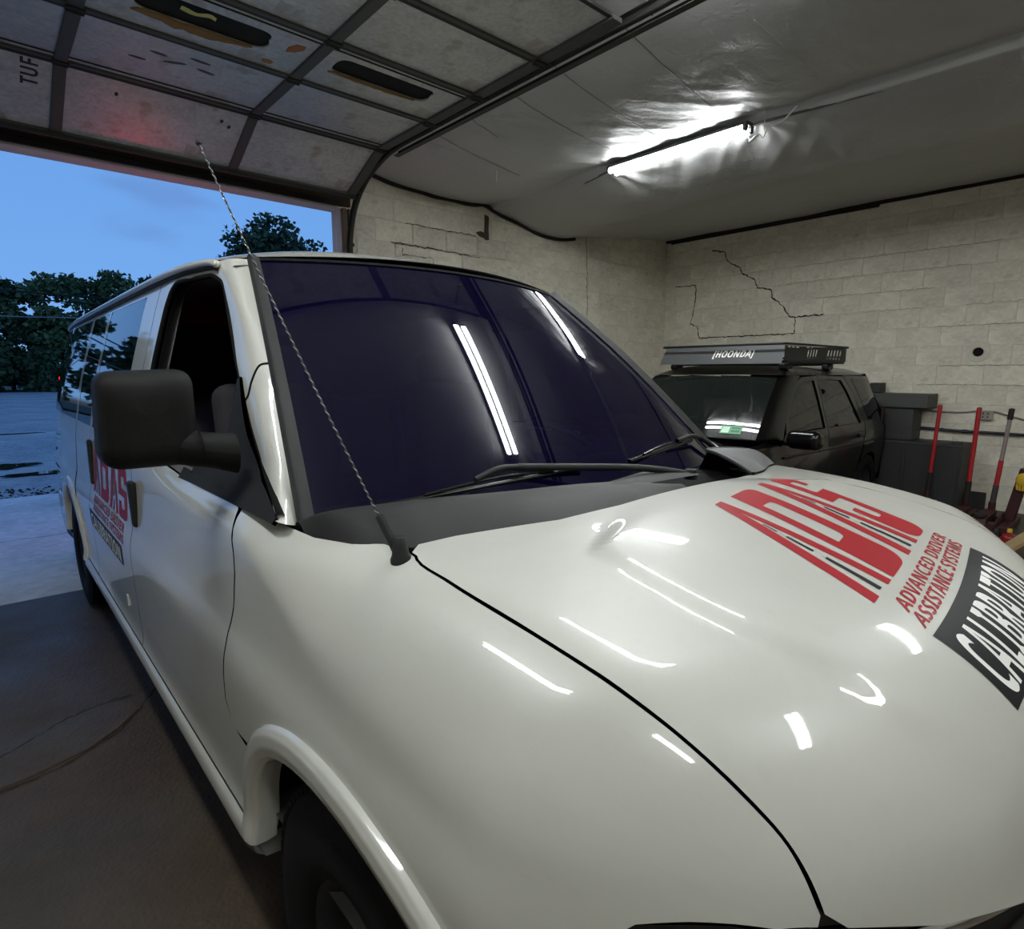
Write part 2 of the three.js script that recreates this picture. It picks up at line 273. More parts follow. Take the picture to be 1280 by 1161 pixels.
// ------------------------------------------------------------------ plastic sheeting stapled under the joists
const TUBE_X = 3.445, SEAM_X = 3.49;
const bump1 = (t) => (t <= 0 || t >= 1 ? 0 : Math.sin(Math.PI * t) ** 1.2);
function filmY(x, z) {
  let y = 3.67;
  const zb = (z - WZ) / 3.1, zk = 0.93 + 0.07 * Math.cos(zb * Math.PI * 2 + Math.PI), b = fbm(x * 0.9 + 5, z * 0.9 + 2, 3) - 0.5;
  if (x < SEAM_X) {
    const t = (x - 1.5) / (SEAM_X - 1.5);
    y -= t < 0 ? 0.02 : 0.1 * bump1(t) + 0.075 * sstep(0.45, 1, t);
    y -= 0.1 * Math.exp(-(((x - 2.9) / 0.8) ** 2) - (((z + 4.35) / 0.5) ** 2));
  } else {
    const t = (x - SEAM_X) / (WX - SEAM_X);
    y -= 0.075 * (1 - sstep(0, 0.25, t)) + 0.265 * zk * Math.exp(-(((t - 0.24) / 0.2) ** 2)) + 0.05 * bump1(t);
    y -= 0.1 * sstep(-4.3, -4.9, z) * Math.exp(-(((t - 0.5) / 0.3) ** 2));
  }
  const d = Math.abs(x - SEAM_X), near = sstep(-3.7, -3.0, z) * (1 - sstep(-1.7, -1.2, z));
  const wv = fbm((z + 0.75 * d) * 7, d * 0.45 + 3, 3) - 0.5;
  y += 0.085 * wv * Math.exp(-d / 0.3) * (0.25 + near) * Math.min(1, d / 0.05);
  for (const zz of [-3.14, -1.6]) { const dz = z - zz, dx = x - SEAM_X, r = Math.hypot(dx, dz); y += 0.014 * Math.sin(9 * Math.atan2(dz, dx)) * Math.exp(-r / 0.38) * Math.min(1, r / 0.06); }
  for (const [xx, zz] of [[4.4, -1.3], [4.9, -0.6], [1.75, -3.9], [1.9, -3.1]]) { const dz = z - zz, dx = x - xx, r = Math.hypot(dx, dz); y += 0.008 * Math.sin(7 * Math.atan2(dz, dx) + xx) * Math.exp(-r / 0.3) * Math.min(1, r / 0.08); }
  return y + 0.035 * b + 0.012 * (fbm(x * 3.3, z * 3.3 + 9, 3) - 0.5);
}
const matFilm = phys('#b2b2b0', 0.42, 0, { bumpMap: dataTex(512, (u, v) => grey(255 * fbm(u * 10 + 3 * fbm(u * 5, v * 5, 2, 5), v * 18, 4, 0)), false), bumpScale: 0.004, specularIntensity: 0.7 });
{
  const film = thing('plastic_sheeting', 'dull grey plastic sheeting sagging under the ceiling around the tube light', 'sheeting');
  const f = (x0, x1, z0, z1, nx, nz) => grid((u, v) => { const x = lerp(x0, x1, u), z = lerp(z0, z1, v); return V(x, filmY(x, z), z); }, nx, nz, (u, v, q) => [q.x, q.z]);
  sub(film, 'sheet', f(1.5, WX - 0.045, WZ + 0.02, 1.2, 230, 240), matFilm); sub(film, 'sheet', f(XL + 0.02, 1.5, WZ + 0.02, ZF, 30, 60), matFilm); sub(film, 'sheet', f(1.5, WX - 0.045, 1.2, ZF, 50, 40), matFilm);
  const strip = (pts, w, mt, lab) => sub(film, 'taped_seam', grid((u, v) => { const s = v * (pts.length - 1), i = Math.min(pts.length - 2, Math.floor(s)), t = s - i, x = lerp(pts[i][0], pts[i + 1][0], t), z = lerp(pts[i][1], pts[i + 1][1], t), dx = pts[i + 1][0] - pts[i][0], dz = pts[i + 1][1] - pts[i][1], l = Math.hypot(dx, dz), o = (u - 0.5) * w; const X = x - dz / l * o, Z = z + dx / l * o; return V(X, filmY(X, Z) - 0.0025 - 0.002 * Math.sin(u * Math.PI), Z); }, 2, 60), mt);
  const seamMat = std('#6c6b66', 0.6);
  for (const [z, x0, x1] of [[-2.68, 1.62, 3.2], [-2.2, 1.62, 3.1], [-3.68, 1.62, 2.9], [-3.2, 1.62, 2.2], [-1.6, 1.7, 3.0]]) strip([[x0, z], [lerp(x0, x1, 0.5), z - 0.05], [x1, z - 0.12]], 0.008, seamMat);
  // the batten that pins the sheet down along the light
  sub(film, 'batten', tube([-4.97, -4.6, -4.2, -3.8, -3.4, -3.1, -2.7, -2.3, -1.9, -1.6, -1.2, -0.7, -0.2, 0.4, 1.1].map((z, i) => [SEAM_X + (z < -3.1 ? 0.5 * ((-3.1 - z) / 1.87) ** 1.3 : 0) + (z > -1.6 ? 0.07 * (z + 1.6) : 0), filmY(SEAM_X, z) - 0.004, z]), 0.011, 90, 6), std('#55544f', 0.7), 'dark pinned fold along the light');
  sub(film, 'loose_thread', tube([[2.55, 3.50, -3.75], [2.552, 3.46, -3.75], [2.549, 3.42, -3.752], [2.551, 3.385, -3.75]], 0.004, 12, 5), std('#d8d6cc', 0.8));
}
// dark strips painting in the shade of the gap where the sheet ends
{
  const m = std('#231e18', 1);
  sub(struct('gap_shade_1', box(0.03, 0.1, 7, WX - 0.02, 3.69, -1.5), m), 'plate_board', box(0.02, 0.03, 3.0, WX - 0.03, 3.625, -3.4), m);
  struct('gap_shade_2', tube(Array.from({ length: 24 }, (_, i) => { const x = lerp(1.62, 5.0, i / 23); return [x, filmY(x, WZ + 0.03) - 0.008 - 0.012 * hash2(i, 4), WZ + 0.03]; }), 0.021, 120, 7), m);
}

// ------------------------------------------------------------------ tube lights
const matTube = std('#ffffff', 0.4, 0, { emissive: new THREE.Color(0.94, 0.985, 1.0), emissiveIntensity: 56 });
const matHousing = std('#3a3a3a', 0.6), matCord = std('#e8e8e4', 0.5);
const lightLabels = ['long white double tube light glowing under the grey ceiling sheeting', 'double tube light above the van windshield past the raised door', 'double tube light above the passenger side of the van', 'double tube light behind the camera over the middle bay', 'double tube light over the bay of the dark vehicle, nearer the camera', 'double tube light in the far left of the room behind the camera'];
FIXTURES.forEach(([x, y, z, L], i) => {
  const o = thing('tube_light', lightLabels[i], 'light', [x, y, z]);
  sub(o, 'housing', [extrude([[-0.07, 0.026], [-0.05, 0.055], [0.05, 0.055], [0.07, 0.026]], L, 0.002).translate(0, 0, -L / 2)], matHousing);
  for (const s of [-1, 1]) {
    const t = sub(o, 'tube', T(new THREE.CylinderGeometry(0.024, 0.024, L - 0.06, 16), s * 0.046, 0.004, 0, Math.PI / 2, 0, 0), matTube);
    for (const e of [-1, 1]) sub(o, 'end_cap', rbox(0.042, 0.044, 0.03, 0.006, s * 0.046, 0.006, e * (L / 2 - 0.016)), matHousing);
    const l = new THREE.RectAreaLight(TUBE_COLOR, TUBE_RADIANCE, 0.027, L - 0.07); l.name = 'tube_glow'; l.position.set(s * 0.046, -0.0225, 0); l.rotation.x = -Math.PI / 2; o.add(l);
  }
  if (i === 0) {
    sub(o, 'hanger_wire', rod([-0.02, 0.05, L / 2 - 0.02], [-0.02, -0.09, L / 2 + 0.01], 0.0025, 5), matCord); sub(o, 'hanger_wire', rod([0.0, 0.12, L / 2 + 0.12], [0.0, -0.05, L / 2 + 0.12], 0.0025, 5), matCord);
    sub(o, 'power_cord', tube([[0, -0.09, L / 2 + 0.0], [0.0, -0.06, L / 2 + 0.07], [0.01, -0.09, L / 2 + 0.11], [0, -0.045, L / 2 + 0.14], [-0.01, -0.03, L / 2 + 0.2], [0.0, -0.01, L / 2 + 0.27], [0.02, 0.07, L / 2 + 0.36]], 0.006, 60, 6), matCord, 'knotted white power cord');
  } else for (const e of [-0.5, 0.5]) sub(o, 'hanger_wire', rod([0, 0.05, e], [0, 0.1, e], 0.002, 5), matHousing);
});

// ================================================================== overhead door, raised
const texFoam = dataTex(512, (u, v) => { const a = fbm(u * 5, v * 5, 5, 5), g = fbm(u * 60, v * 60, 2, 60), st = sstep(0.66, 0.8, fbm(u * 8 + 20, v * 8 + 4, 4)); const k = 0.82 + 0.2 * a + 0.16 * (g - 0.5); let c = [186 * k, 186 * k, 183 * k]; return mix3(c, [112, 98, 76], 0.35 * st); });
const matFoam = phys('#ffffff', 0.3, 0.12, { map: rep(texFoam, 0.8), bumpMap: rep(texFine, 1.2), bumpScale: 0.003, specularIntensity: 0.9 });
const matSteel = std('#4b4b46', 0.55, 0.35, { bumpMap: rep(texFine, 2), bumpScale: 0.002 });
const matSteelDark = std('#2a2824', 0.7, 0.2, { bumpMap: rep(texFine, 2), bumpScale: 0.003 });
const matRust = std('#3c2c20', 0.9, 0.1, { bumpMap: rep(texFine, 2), bumpScale: 0.004 });
const doorY = 3.5, doorR = 1.474, stiles = [-3.03, -1.94, -0.803, 0.375], cuts = [-4.0, -3.26, -2.663, -2.026, -1.4];
{
  const door = struct('door_1', null, null, 'raised overhead door with foam-backed panels in dark steel frames');
  // sections: the lowest one already hangs in the bend of the track
  const sec = [{ o: [0, 3.24, -4.6], len: Math.hypot(0.26, 0.6), tilt: Math.atan2(0.26, 0.6) }];
  for (let i = 0; i < cuts.length - 1; i++) sec.push({ o: [0, doorY, cuts[i]], len: cuts[i + 1] - cuts[i], tilt: 0 });
  const xs = [...stiles, doorR - 0.035];
  const recess = (x, s, w, h) => { const r = h * 0.42, sh = new THREE.Shape(); sh.moveTo(x - w / 2 + r, s - h / 2); sh.lineTo(x + w / 2 - r, s - h / 2); sh.quadraticCurveTo(x + w / 2, s - h / 2, x + w / 2, s - h / 2 + r); sh.lineTo(x + w / 2 - 0.015, s + h / 2 - r); sh.quadraticCurveTo(x + w / 2, s + h / 2, x + w / 2 - r, s + h / 2); sh.lineTo(x - w / 2 + r, s + h / 2); sh.quadraticCurveTo(x - w / 2, s + h / 2, x - w / 2, s + h / 2 - r); sh.lineTo(x - w / 2, s - h / 2 + r); sh.quadraticCurveTo(x - w / 2, s - h / 2, x - w / 2 + r, s - h / 2); return sh; };
  sec.forEach((S, k) => {
    // frame of the section: x across, local z along the section from its lower end, local y up
    const g = new THREE.Group(); g.name = pnum(door, 'door_section'); g.position.set(...S.o); g.rotation.x = -S.tilt; door.add(g);
    const L = S.len;
    for (let i = 0; i < xs.length - 1; i++) {
      const a = xs[i] + 0.034, b = xs[i + 1] - 0.034, slots = [];
      if (k === 2 && i === 2) slots.push([-0.235, 0.325, 0.69, 0.225]);
      if (k === 2 && i === 3) slots.push([0.862, 0.355, 0.72, 0.2]);
      const sh = new THREE.Shape([[a, 0.02], [b, 0.02], [b, L - 0.02], [a, L - 0.02]].map((p) => new THREE.Vector2(...p)));
      for (const q of slots) sh.holes.push(new THREE.Path(recess(...q).getPoints(8)));
      const geo = new THREE.ExtrudeGeometry(sh, { depth: 0.009, bevelEnabled: false }); geo.rotateX(Math.PI / 2); geo.translate(0, 0.009, 0);   // shape y -> z
      const m = part(g, pnum(g, 'foam_panel'), geo, matFoam);
      for (const q of slots) {
        part(g, pnum(g, 'slot_recess'), extrude(recess(q[0], q[1], q[2] + 0.02, q[3] + 0.02), 0.012).rotateX(Math.PI / 2).translate(0, 0.03, 0), std('#0c0b0a', 1), 'dark slot cut through the foam');
        // torn foam along the lower edge of the slot
        const torn = []; const n = 16; for (let t = 0; t <= n; t++) torn.push([lerp(q[0] - q[2] * 0.46, q[0] + q[2] * 0.4, t / n), q[1] - q[3] / 2 + 0.006 + rr(-0.004, 0.008)]); for (let t = n; t >= 0; t--) torn.push([lerp(q[0] - q[2] * 0.5, q[0] + q[2] * 0.36, t / n), q[1] - q[3] / 2 - (i === 2 ? rr(0.05, 0.085) : rr(0.012, 0.03)) * Math.sin(Math.PI * (0.12 + 0.8 * t / n))]);
        part(g, pnum(g, 'torn_foam'), extrude(torn, 0.008, 0.003).rotateX(Math.PI / 2).translate(0, 0.002, 0), std('#93703f', 0.95, 0, { bumpMap: rep(texFine, 5), bumpScale: 0.012 }), 'bare orange-brown foam torn open');
      }
      if (k === 2 && i === 2) {
        part(g, 'paper_scrap', grid((u, v) => V(lerp(-0.38, -0.2, u), -0.006 - 0.008 * Math.sin(u * 5), lerp(0.36, 0.40, v) + 0.006 * Math.sin(u * 11) * v - 0.014 * sstep(0.85, 1, u)), 12, 2), std('#b6b26a', 0.8), 'yellow-green scrap hanging in the slot');
        part(g, 'foam_patch', extrude([[0.205, 0.36], [0.235, 0.42], [0.285, 0.43], [0.29, 0.39], [0.255, 0.33], [0.21, 0.305]], 0.003, 0.002).rotateX(Math.PI / 2).translate(0, -0.001, 0), std('#8d5c38', 0.95));
        part(g, 'foam_patch_001', extrude([[0.13, 0.12], [0.17, 0.135], [0.2, 0.12], [0.19, 0.09], [0.14, 0.09]], 0.003, 0.002).rotateX(Math.PI / 2).translate(0, -0.001, 0), std('#8a6844', 0.95));
      }
    }
    if (k === 0) { // what is left of the print on the foam, and a few scuffs
      const tex = canvasTex(512, 512, (x, w, h) => { x.clearRect(0, 0, w, h); x.fillStyle = '#17171a'; x.save(); x.translate(330, 146); x.rotate(-Math.PI / 2); x.font = 'bold 150px sans-serif'; x.textAlign = 'center'; x.fillText('TUF', 0, 0); x.restore(); x.beginPath(); x.moveTo(0, 30); x.lineTo(95, 20); x.lineTo(20, 300); x.lineTo(0, 300); x.fill(); });
      const pm = std('#ffffff', 0.6, 0, { map: tex, transparent: true });
      // u runs to +x seen from below
      part(g, 'printed_mark', grid((u, v) => V(lerp(-1.18, -0.76, u), -0.0012, lerp(0.2, 0.62, v)), 1, 1), pm, 'black print left on the foam');
      part(g, 'bottom_seal', [extrude([[0, 0], [0.03, -0.05], [0.05, -0.05], [0.06, 0.03], [0, 0.045]], doorR - stiles[0] + 0.04, 0.004).rotateY(-Math.PI / 2).rotateX(0).translate(doorR, 0.01, -0.03)], matSteelDark, 'dark rubber-edged bottom rail');
      for (const [x, z] of [[-0.49, 0.5], [0.18, 0.5], [0.24, 0.46]]) part(g, pnum(g, 'scuff'), T(new THREE.CircleGeometry(0.012, 8), x, -0.001, z, Math.PI / 2, 0, 0, [1, 1.6, 1]), matSteelDark);
    }
    if (k === 1) for (const [x, z, l, a] of [[-0.36, 0.5, 0.1, 0.1], [-0.26, 0.44, 0.14, -0.4], [-0.14, 0.56, 0.13, 0.1], [-0.08, 0.44, 0.12, 0.2], [-0.45, 0.36, 0.1, 0]]) part(g, pnum(g, 'scuff'), T(new THREE.SphereGeometry(0.5, 12, 8), x, 0, z, 0, a, 0, [l, 0.003, 0.035]), std('#474a4c', 0.9));
    // steel: stiles, hinges and the rails at both edges of the section
    for (let i = 0; i < xs.length; i++) {
      const end = i === 0 || i === xs.length - 1, st = part(g, pnum(g, 'stile'), rbox(end ? 0.085 : 0.07, 0.028, L, 0.005, xs[i], -0.004, L / 2), matSteel);
      part(st, 'hinge', [rbox(0.09, 0.012, 0.05, 0.004, xs[i], -0.022, 0.015), cyl(0.009, 0.009, 0.08, xs[i], -0.028, 0, 0, 0, Math.PI / 2, 10)], matSteelDark);
    }
    part(g, pnum(g, 'rail'), rbox(doorR - stiles[0], 0.026, 0.034, 0.005, (doorR + stiles[0]) / 2, -0.001, 0.018), matSteel);
    part(g, pnum(g, 'rail'), rbox(doorR - stiles[0], 0.022, 0.03, 0.005, (doorR + stiles[0]) / 2, 0.001, L - 0.017), matSteelDark);
    if (k > 0 && k < 3) part(g, 'edge_strip', rbox(doorR - stiles[0], 0.01, 0.008, 0.003, (doorR + stiles[0]) / 2, -0.003, k === 1 ? 0.09 : L - 0.07), matSteelDark);
    part(g, 'roller', [cyl(0.022, 0.022, 0.02, doorR + 0.05, 0.01, 0.03, 0, 0, Math.PI / 2, 14), rod([doorR - 0.02, 0.01, 0.03], [doorR + 0.05, 0.01, 0.03], 0.006, 8)], matSteelDark);
  });
  // lintel boards and jamb boards
  const head = struct('trim_3', rbox(DX1 - DX0 + 0.2, 0.3, 0.035, 0.006, (DX1 + DX0) / 2, DH + 0.17, WZ + 0.02), matRust);
  part(head, 'weather_strip', rbox(DX1 - DX0, 0.05, 0.03, 0.006, (DX1 + DX0) / 2, DH + 0.03, WZ + 0.05), std('#191715', 0.9));
  struct('trim_4', merge([rbox(0.045, DH, 0.04, 0.006, DX1 + 0.03, DH / 2, WZ + 0.02), rbox(0.03, DH, 0.03, 0.005, DX1 + 0.085, DH / 2, WZ + 0.03)]), std('#6b5a4d', 0.85, 0, { bumpMap: rep(texFine, 2), bumpScale: 0.004 }));
  struct('trim_5', rbox(0.06, DH, 0.05, 0.006, DX0 - 0.03, DH / 2, WZ + 0.02), matRust);
}
function trackPath(x) { return [[x, doorY + 0.03, 0.6], [x, doorY + 0.03, -1.5], [x, doorY + 0.03, -3.4], [x, doorY + 0.02, -3.95], [x, 3.47, -4.22], [x, 3.36, -4.5], [x, 3.17, -4.72], [x, 2.92, -4.83], [x, 2.55, -4.86], [x, 1.2, -4.86], [x, 0.02, -4.86]]; }
for (const [s, x, label] of [[1, doorR + 0.075, 'dark steel door track curving up from the right jamb'], [-1, stiles[0] - 0.1, 'dark steel door track at the left jamb, out of the way']]) {
  const t = thing('door_track', label, 'track');
  const c = new THREE.CatmullRomCurve3(trackPath(x).map((p) => V(...p)), false, 'centripetal');
  const sweep = (prof) => { const n = 120, pts = c.getSpacedPoints(n); return grid((u, v) => { const i = Math.min(n, Math.round(v * n)), tg = c.getTangentAt(i / n), up = V(1, 0, 0).cross(tg).normalize(), k = u * (prof.length - 1), j = Math.min(prof.length - 2, Math.floor(k)), f = k - j; return pts[i].clone().addScaledVector(V(1, 0, 0), s * lerp(prof[j][0], prof[j + 1][0], f)).addScaledVector(up, lerp(prof[j][1], prof[j + 1][1], f)); }, prof.length - 1, n); };
  sub(t, 'channel', sweep([[-0.022, -0.024], [-0.022, -0.03], [0.0, -0.032], [0.016, -0.028], [0.018, 0], [0.016, 0.028], [0, 0.032], [-0.022, 0.03], [-0.022, 0.024], [0, 0.026], [0.011, 0.02], [0.011, -0.02], [0, -0.026], [-0.022, -0.024]]), matSteelDark);
  sub(t, 'angle', extrude([[0, 0], [0.05, 0], [0.05, 0.05], [0.046, 0.05], [0.046, 0.004], [0, 0.004]], 4.6).scale(s, 1, 1).translate(x + s * 0.02, doorY - 0.032, -4.0), std('#34322e', 0.6, 0.3));
  sub(t, 'bracket', box(0.04, 0.4, 0.004, x + s * 0.05, 3.73, -1.3), matSteelDark);
  for (const [y, z] of [[2.2, -4.93], [1.2, -4.93], [2.85, -4.91]]) sub(t, 'bracket', box(0.03, 0.03, 0.1, x + s * 0.04, y, z), matSteelDark);
  for (const z of [-3.3, -2.2]) sub(t, 'hanger_strap', rod([x + s * 0.06, 3.53, z], [x + s * 0.06, 3.66, z], 0.004, 6), matSteelDark);
}

// ================================================================== outside: apron, lot, trees, wires
const texAsphalt = dataTex(512, (u, v) => { const a = fbm(u * 6, v * 6, 5, 6), g = fbm(u * 120, v * 120, 2, 120), k = 0.7 + 0.35 * a + 0.35 * (g - 0.5); return [178 * k, 178 * k, 176 * k]; });
const texAsphaltRough = dataTex(512, (u, v) => { const w = sstep(0.52, 0.68, fbm(u * 5, v * 5, 5, 5)); return grey(lerp(185, 70, w)); }, false);
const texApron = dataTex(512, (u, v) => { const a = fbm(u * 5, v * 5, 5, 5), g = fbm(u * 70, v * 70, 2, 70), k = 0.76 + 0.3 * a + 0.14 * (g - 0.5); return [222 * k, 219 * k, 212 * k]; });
{
  const apron = struct('apron', merge([grid((u, v) => V(lerp(-14, 16, u), -0.002, lerp(-4.312, -8.83 - 0.05 * Math.sin(u * 61) - 0.04 * Math.sin(u * 23), v)), 120, 6, (u, v, q) => [q.x, q.z]), box(30, 0.3, 3.55, 1, -0.156, -7.0)]), std('#ffffff', 0.8, 0, { map: rep(texApron, 1 / 4), bumpMap: rep(texFine, 1 / 1.3), bumpScale: 0.004 }));  // pale concrete carried inside the doorway stands in for daylight on the floor
  sub(apron, 'crack', crackGeo([[-2.2, -6.2], [-1.6, -6.35], [-1.0, -6.3], [-0.5, -6.42], [0.4, -6.4]], 0.008, (x, z) => [x, -0.0015, z]), matCrack);
  const lot = struct('parking_lot', grid((u, v) => { const x = lerp(-95, 95, u), z = lerp(-8.7, -64, v * v); return V(x, -0.03 - 0.05 * sstep(-9, -12, z) * (1 - sstep(-13, -20, z)) * fbm(x * 0.6, z * 0.6, 3), z); }, 90, 120, (u, v, q) => [q.x, q.z]), std('#ffffff', 1, 0, { map: rep(texAsphalt, 1 / 5), roughnessMap: rep(texAsphaltRough, 1 / 7), bumpMap: rep(texFine, 1 / 0.9), bumpScale: 0.008 }));
  // crumbled edge between apron and lot
  const bits = []; for (let i = 0; i < 700; i++) { const x = rr(-4, 1.2), z = -8.9 - Math.abs(rr(0, 1) * rr(0, 1)) * 1.1, s = rr(0.008, 0.026); bits.push(T(new THREE.IcosahedronGeometry(s, 0), x, -0.03 + s * 0.25, z, rr(0, 3), rr(0, 3), 0, [1, 0.55, 1])); }
  const b = part(lot, 'broken_asphalt', bits, std('#3b3a38', 0.95)); b.userData.kind = 'stuff';
  struct('lot_base', box(200, 0.4, 160, 0, -0.36, -85), std('#2c2f26', 1));
}
function puddle(cx, cz, rx, rz, label, n = 110) {
  const pts = []; for (let i = 0; i < n; i++) { const a = i / n * Math.PI * 2, k = 0.35 + 1.1 * fbm(Math.cos(a) * 3.2 + cx, Math.sin(a) * 3.2 + cz, 4); pts.push([Math.cos(a) * rx * k, Math.sin(a) * rz * k]); }
  const o = thing('puddle', label, 'puddle', [cx, -0.03, cz]); part(o, 'water', extrude(pts, 0.006, 0.003).rotateX(-Math.PI / 2), phys('#0c0d0e', 0.04, 0, { ior: 1.33 }));
}
puddle(-0.75, -11.2, 0.55, 0.16, 'dark narrow puddle along the edge of the parking lot, nearest the concrete');
puddle(-1.2, -12.5, 0.5, 0.3, 'broken puddle farther out on the parking lot, beyond the narrow one');
puddle(-1.0, -19.5, 0.8, 0.12, 'thin puddle streak far out on the parking lot asphalt');
{ // verge of short grass in front of the trees
  const blades = new THREE.InstancedMesh(new THREE.ConeGeometry(0.05, 1, 3), std('#39482c', 1), 6000), m = new THREE.Matrix4(); blades.name = 'grass_verge';
  for (let i = 0; i < 6000; i++) { const x = rr(-60, 40); m.compose(V(x, 0.05, -63.2 - rr(0, 2.4)), new THREE.Quaternion().setFromEuler(new THREE.Euler(rr(-0.3, 0.3), 0, rr(-0.3, 0.3))), V(1.6, rr(0.12, 0.32), 1.6)); blades.setMatrixAt(i, m); }
  scene.add(blades); tag(blades, 'strip of short green grass between the parking lot and the trees', 'grass', null, 'stuff');
}
// trees: trunk, limbs and clustered leaves
const leafGeo = (() => { const g = new THREE.BufferGeometry(); g.setAttribute('position', new THREE.Float32BufferAttribute([0, 0, 0, 0.5, 0.12, 0.42, 0, 0.05, 1, -0.5, 0.12, 0.42], 3)); g.setIndex([0, 1, 2, 0, 2, 3]); g.setAttribute('uv', new THREE.Float32BufferAttribute([0.5, 0, 1, 0.5, 0.5, 1, 0, 0.5], 2)); g.computeVertexNormals(); return g; })();
const matLeaves = ['#4a5c36', '#3b4d2d', '#5a6b40'].map((c) => std(c, 0.75));
const matBark = std('#3a3026', 1);
function tree(x, z, h, r, label, { n = 2600, leaf = 0.42, y0 = 0.25, lean = 0, tone = 0, name = 'leafy_tree', group, k = 30 } = {}) {
  const o = thing(name, label, 'tree', [x, -0.1, z], 0, group), br = [rod([0, 0, 0], [lean, h * 0.55, 0], 0.17 * r / 3, 7)], tips = [];
  for (let i = 0; i < k; i++) { const t = rr(y0, 1), a = rr(0, Math.PI * 2), w = r * Math.sqrt(Math.max(0.05, 1 - ((t - y0 - 0.25) / (1.02 - y0 - 0.25 + (t < y0 + 0.25 ? -0.6 : 0))) ** 2)) * rr(0.35, 1), p = [lean + Math.cos(a) * w, h * t * rr(0.94, 1), Math.sin(a) * w * 0.7]; tips.push(p); if (i % 2 === 0) br.push(rod([lean * 0.5, h * Math.min(0.55, t * 0.6), 0], p, 0.035, 5)); }
  part(o, 'trunk', br, matBark);
  const im = new THREE.InstancedMesh(leafGeo, matLeaves[tone], n), m = new THREE.Matrix4(), c = new THREE.Color(); im.name = 'foliage'; im.userData.kind = 'stuff'; im.castShadow = im.receiveShadow = true;
  for (let i = 0; i < n; i++) { const T0 = tips[Math.floor(rnd() * k)], s = r * 0.3 * Math.cbrt(rnd()), a = rr(0, Math.PI * 2), b = Math.acos(rr(-1, 1)); m.compose(V(T0[0] + s * Math.sin(b) * Math.cos(a), Math.max(0.1, T0[1] + s * Math.cos(b) * 0.8), T0[2] + s * Math.sin(b) * Math.sin(a)), new THREE.Quaternion().setFromEuler(new THREE.Euler(rr(-1.6, 1.6), rr(0, 6.3), rr(-1.6, 1.6))), V(leaf * rr(0.6, 1.2), leaf, leaf * rr(0.7, 1.3))); im.setMatrixAt(i, m); im.setColorAt(i, c.setScalar(rr(0.65, 1.25))); }
  o.add(im);
}
{
  const row = [[-1.6, -64, 7.4, 2.6, 0, 'leafy tree at the left edge of the tree line, lowest crown'], [0.9, -66, 8.9, 2.7, 1, 'rounded leafy tree second from the left in the tree line'], [3.4, -65, 10.0, 2.9, 2, 'tall loose-crowned tree behind the lower end of the wires'], [6.3, -66, 9.9, 2.9, 0, 'leafy tree in the middle of the tree line left of the van'], [9.3, -65, 10.6, 3.1, 2, 'tall pale-leaved tree nearest the van roof'], [12.4, -66, 10.4, 2.8, 1, 'dark tree rising behind the rear end of the van roof'], [15.2, -66, 9.4, 2.8, 0, 'tree hidden low behind the van roof line']];
  row.forEach(([x, z, h, r, tone, label]) => tree(x, z, h, r, label, { tone, n: 3400, leaf: 0.4, y0: 0.12, k: 44 }));
  tree(15.7, -44, 12.3, 3.7, 'dense dark green tree beside the right door jamb, above the van roof', { tone: 1, n: 9000, leaf: 0.34, y0: 0.3, k: 70, name: 'dense_tree' });
  // undergrowth closing the row at the ground
  for (const [i, [x, w, h]] of [[-0.8, 2.6, 3.6], [3.4, 2.6, 3.2], [8.0, 3.0, 3.4]].entries()) tree(x, -63.4, h, w, ['dark bushes under the left part of the tree line', 'dark bushes under the middle of the tree line', 'dark bushes under the trees next to the van'][i], { tone: 1, n: 2600, leaf: 0.4, y0: 0.02, name: 'dark_bush' });
  // the row goes on to the left, where the van's windows mirror it
  for (let i = 0; i < 9; i++) tree(-5 - i * 4.3, -62 + i * 3.2, 8.5 + 2.5 * hash2(i, 3), 3.2, `${['first', 'second', 'third', 'fourth', 'fifth', 'sixth', 'seventh', 'eighth', 'ninth'][i]} leafy tree counted leftwards from the left end of the tree line`, { tone: i % 3, n: 1400, leaf: 0.6, y0: 0.08, group: 'tree row mirrored in the van windows' });
}
{ // overhead wires on two poles
  const w = (pts, name, label) => { const o = part(scene, name, tube(pts, 0.035, 60, 5), std('#15171a', 0.9)); tag(o, label, 'wire', null); };
  w([[-26, 5.9, -34], [-9, 5.35, -35], [-0.2, 5.24, -35], [1.7, 5.22, -35.2], [14, 5.5, -38], [30, 6.6, -41]], 'overhead_wire', 'upper dark overhead wire crossing the sky at the left');
  w([[-26, 5.6, -34], [-9, 5.05, -35], [-0.2, 4.93, -35], [1.3, 4.93, -35.2], [14, 5.1, -38], [30, 6.3, -41]], 'overhead_wire', 'lower dark overhead wire crossing the sky at the left');
  const o = part(scene, 'overhead_wire', tube([[-26, 4.5, -32], [-9, 4.0, -33], [0.4, 3.955, -33], [2.5, 4.04, -33.2], [14, 4.4, -36], [30, 5.8, -40]], 0.022, 60, 5), std('#7d8288', 0.6)); tag(o, 'pale cable hanging in front of the trees at the left', 'cable');
}

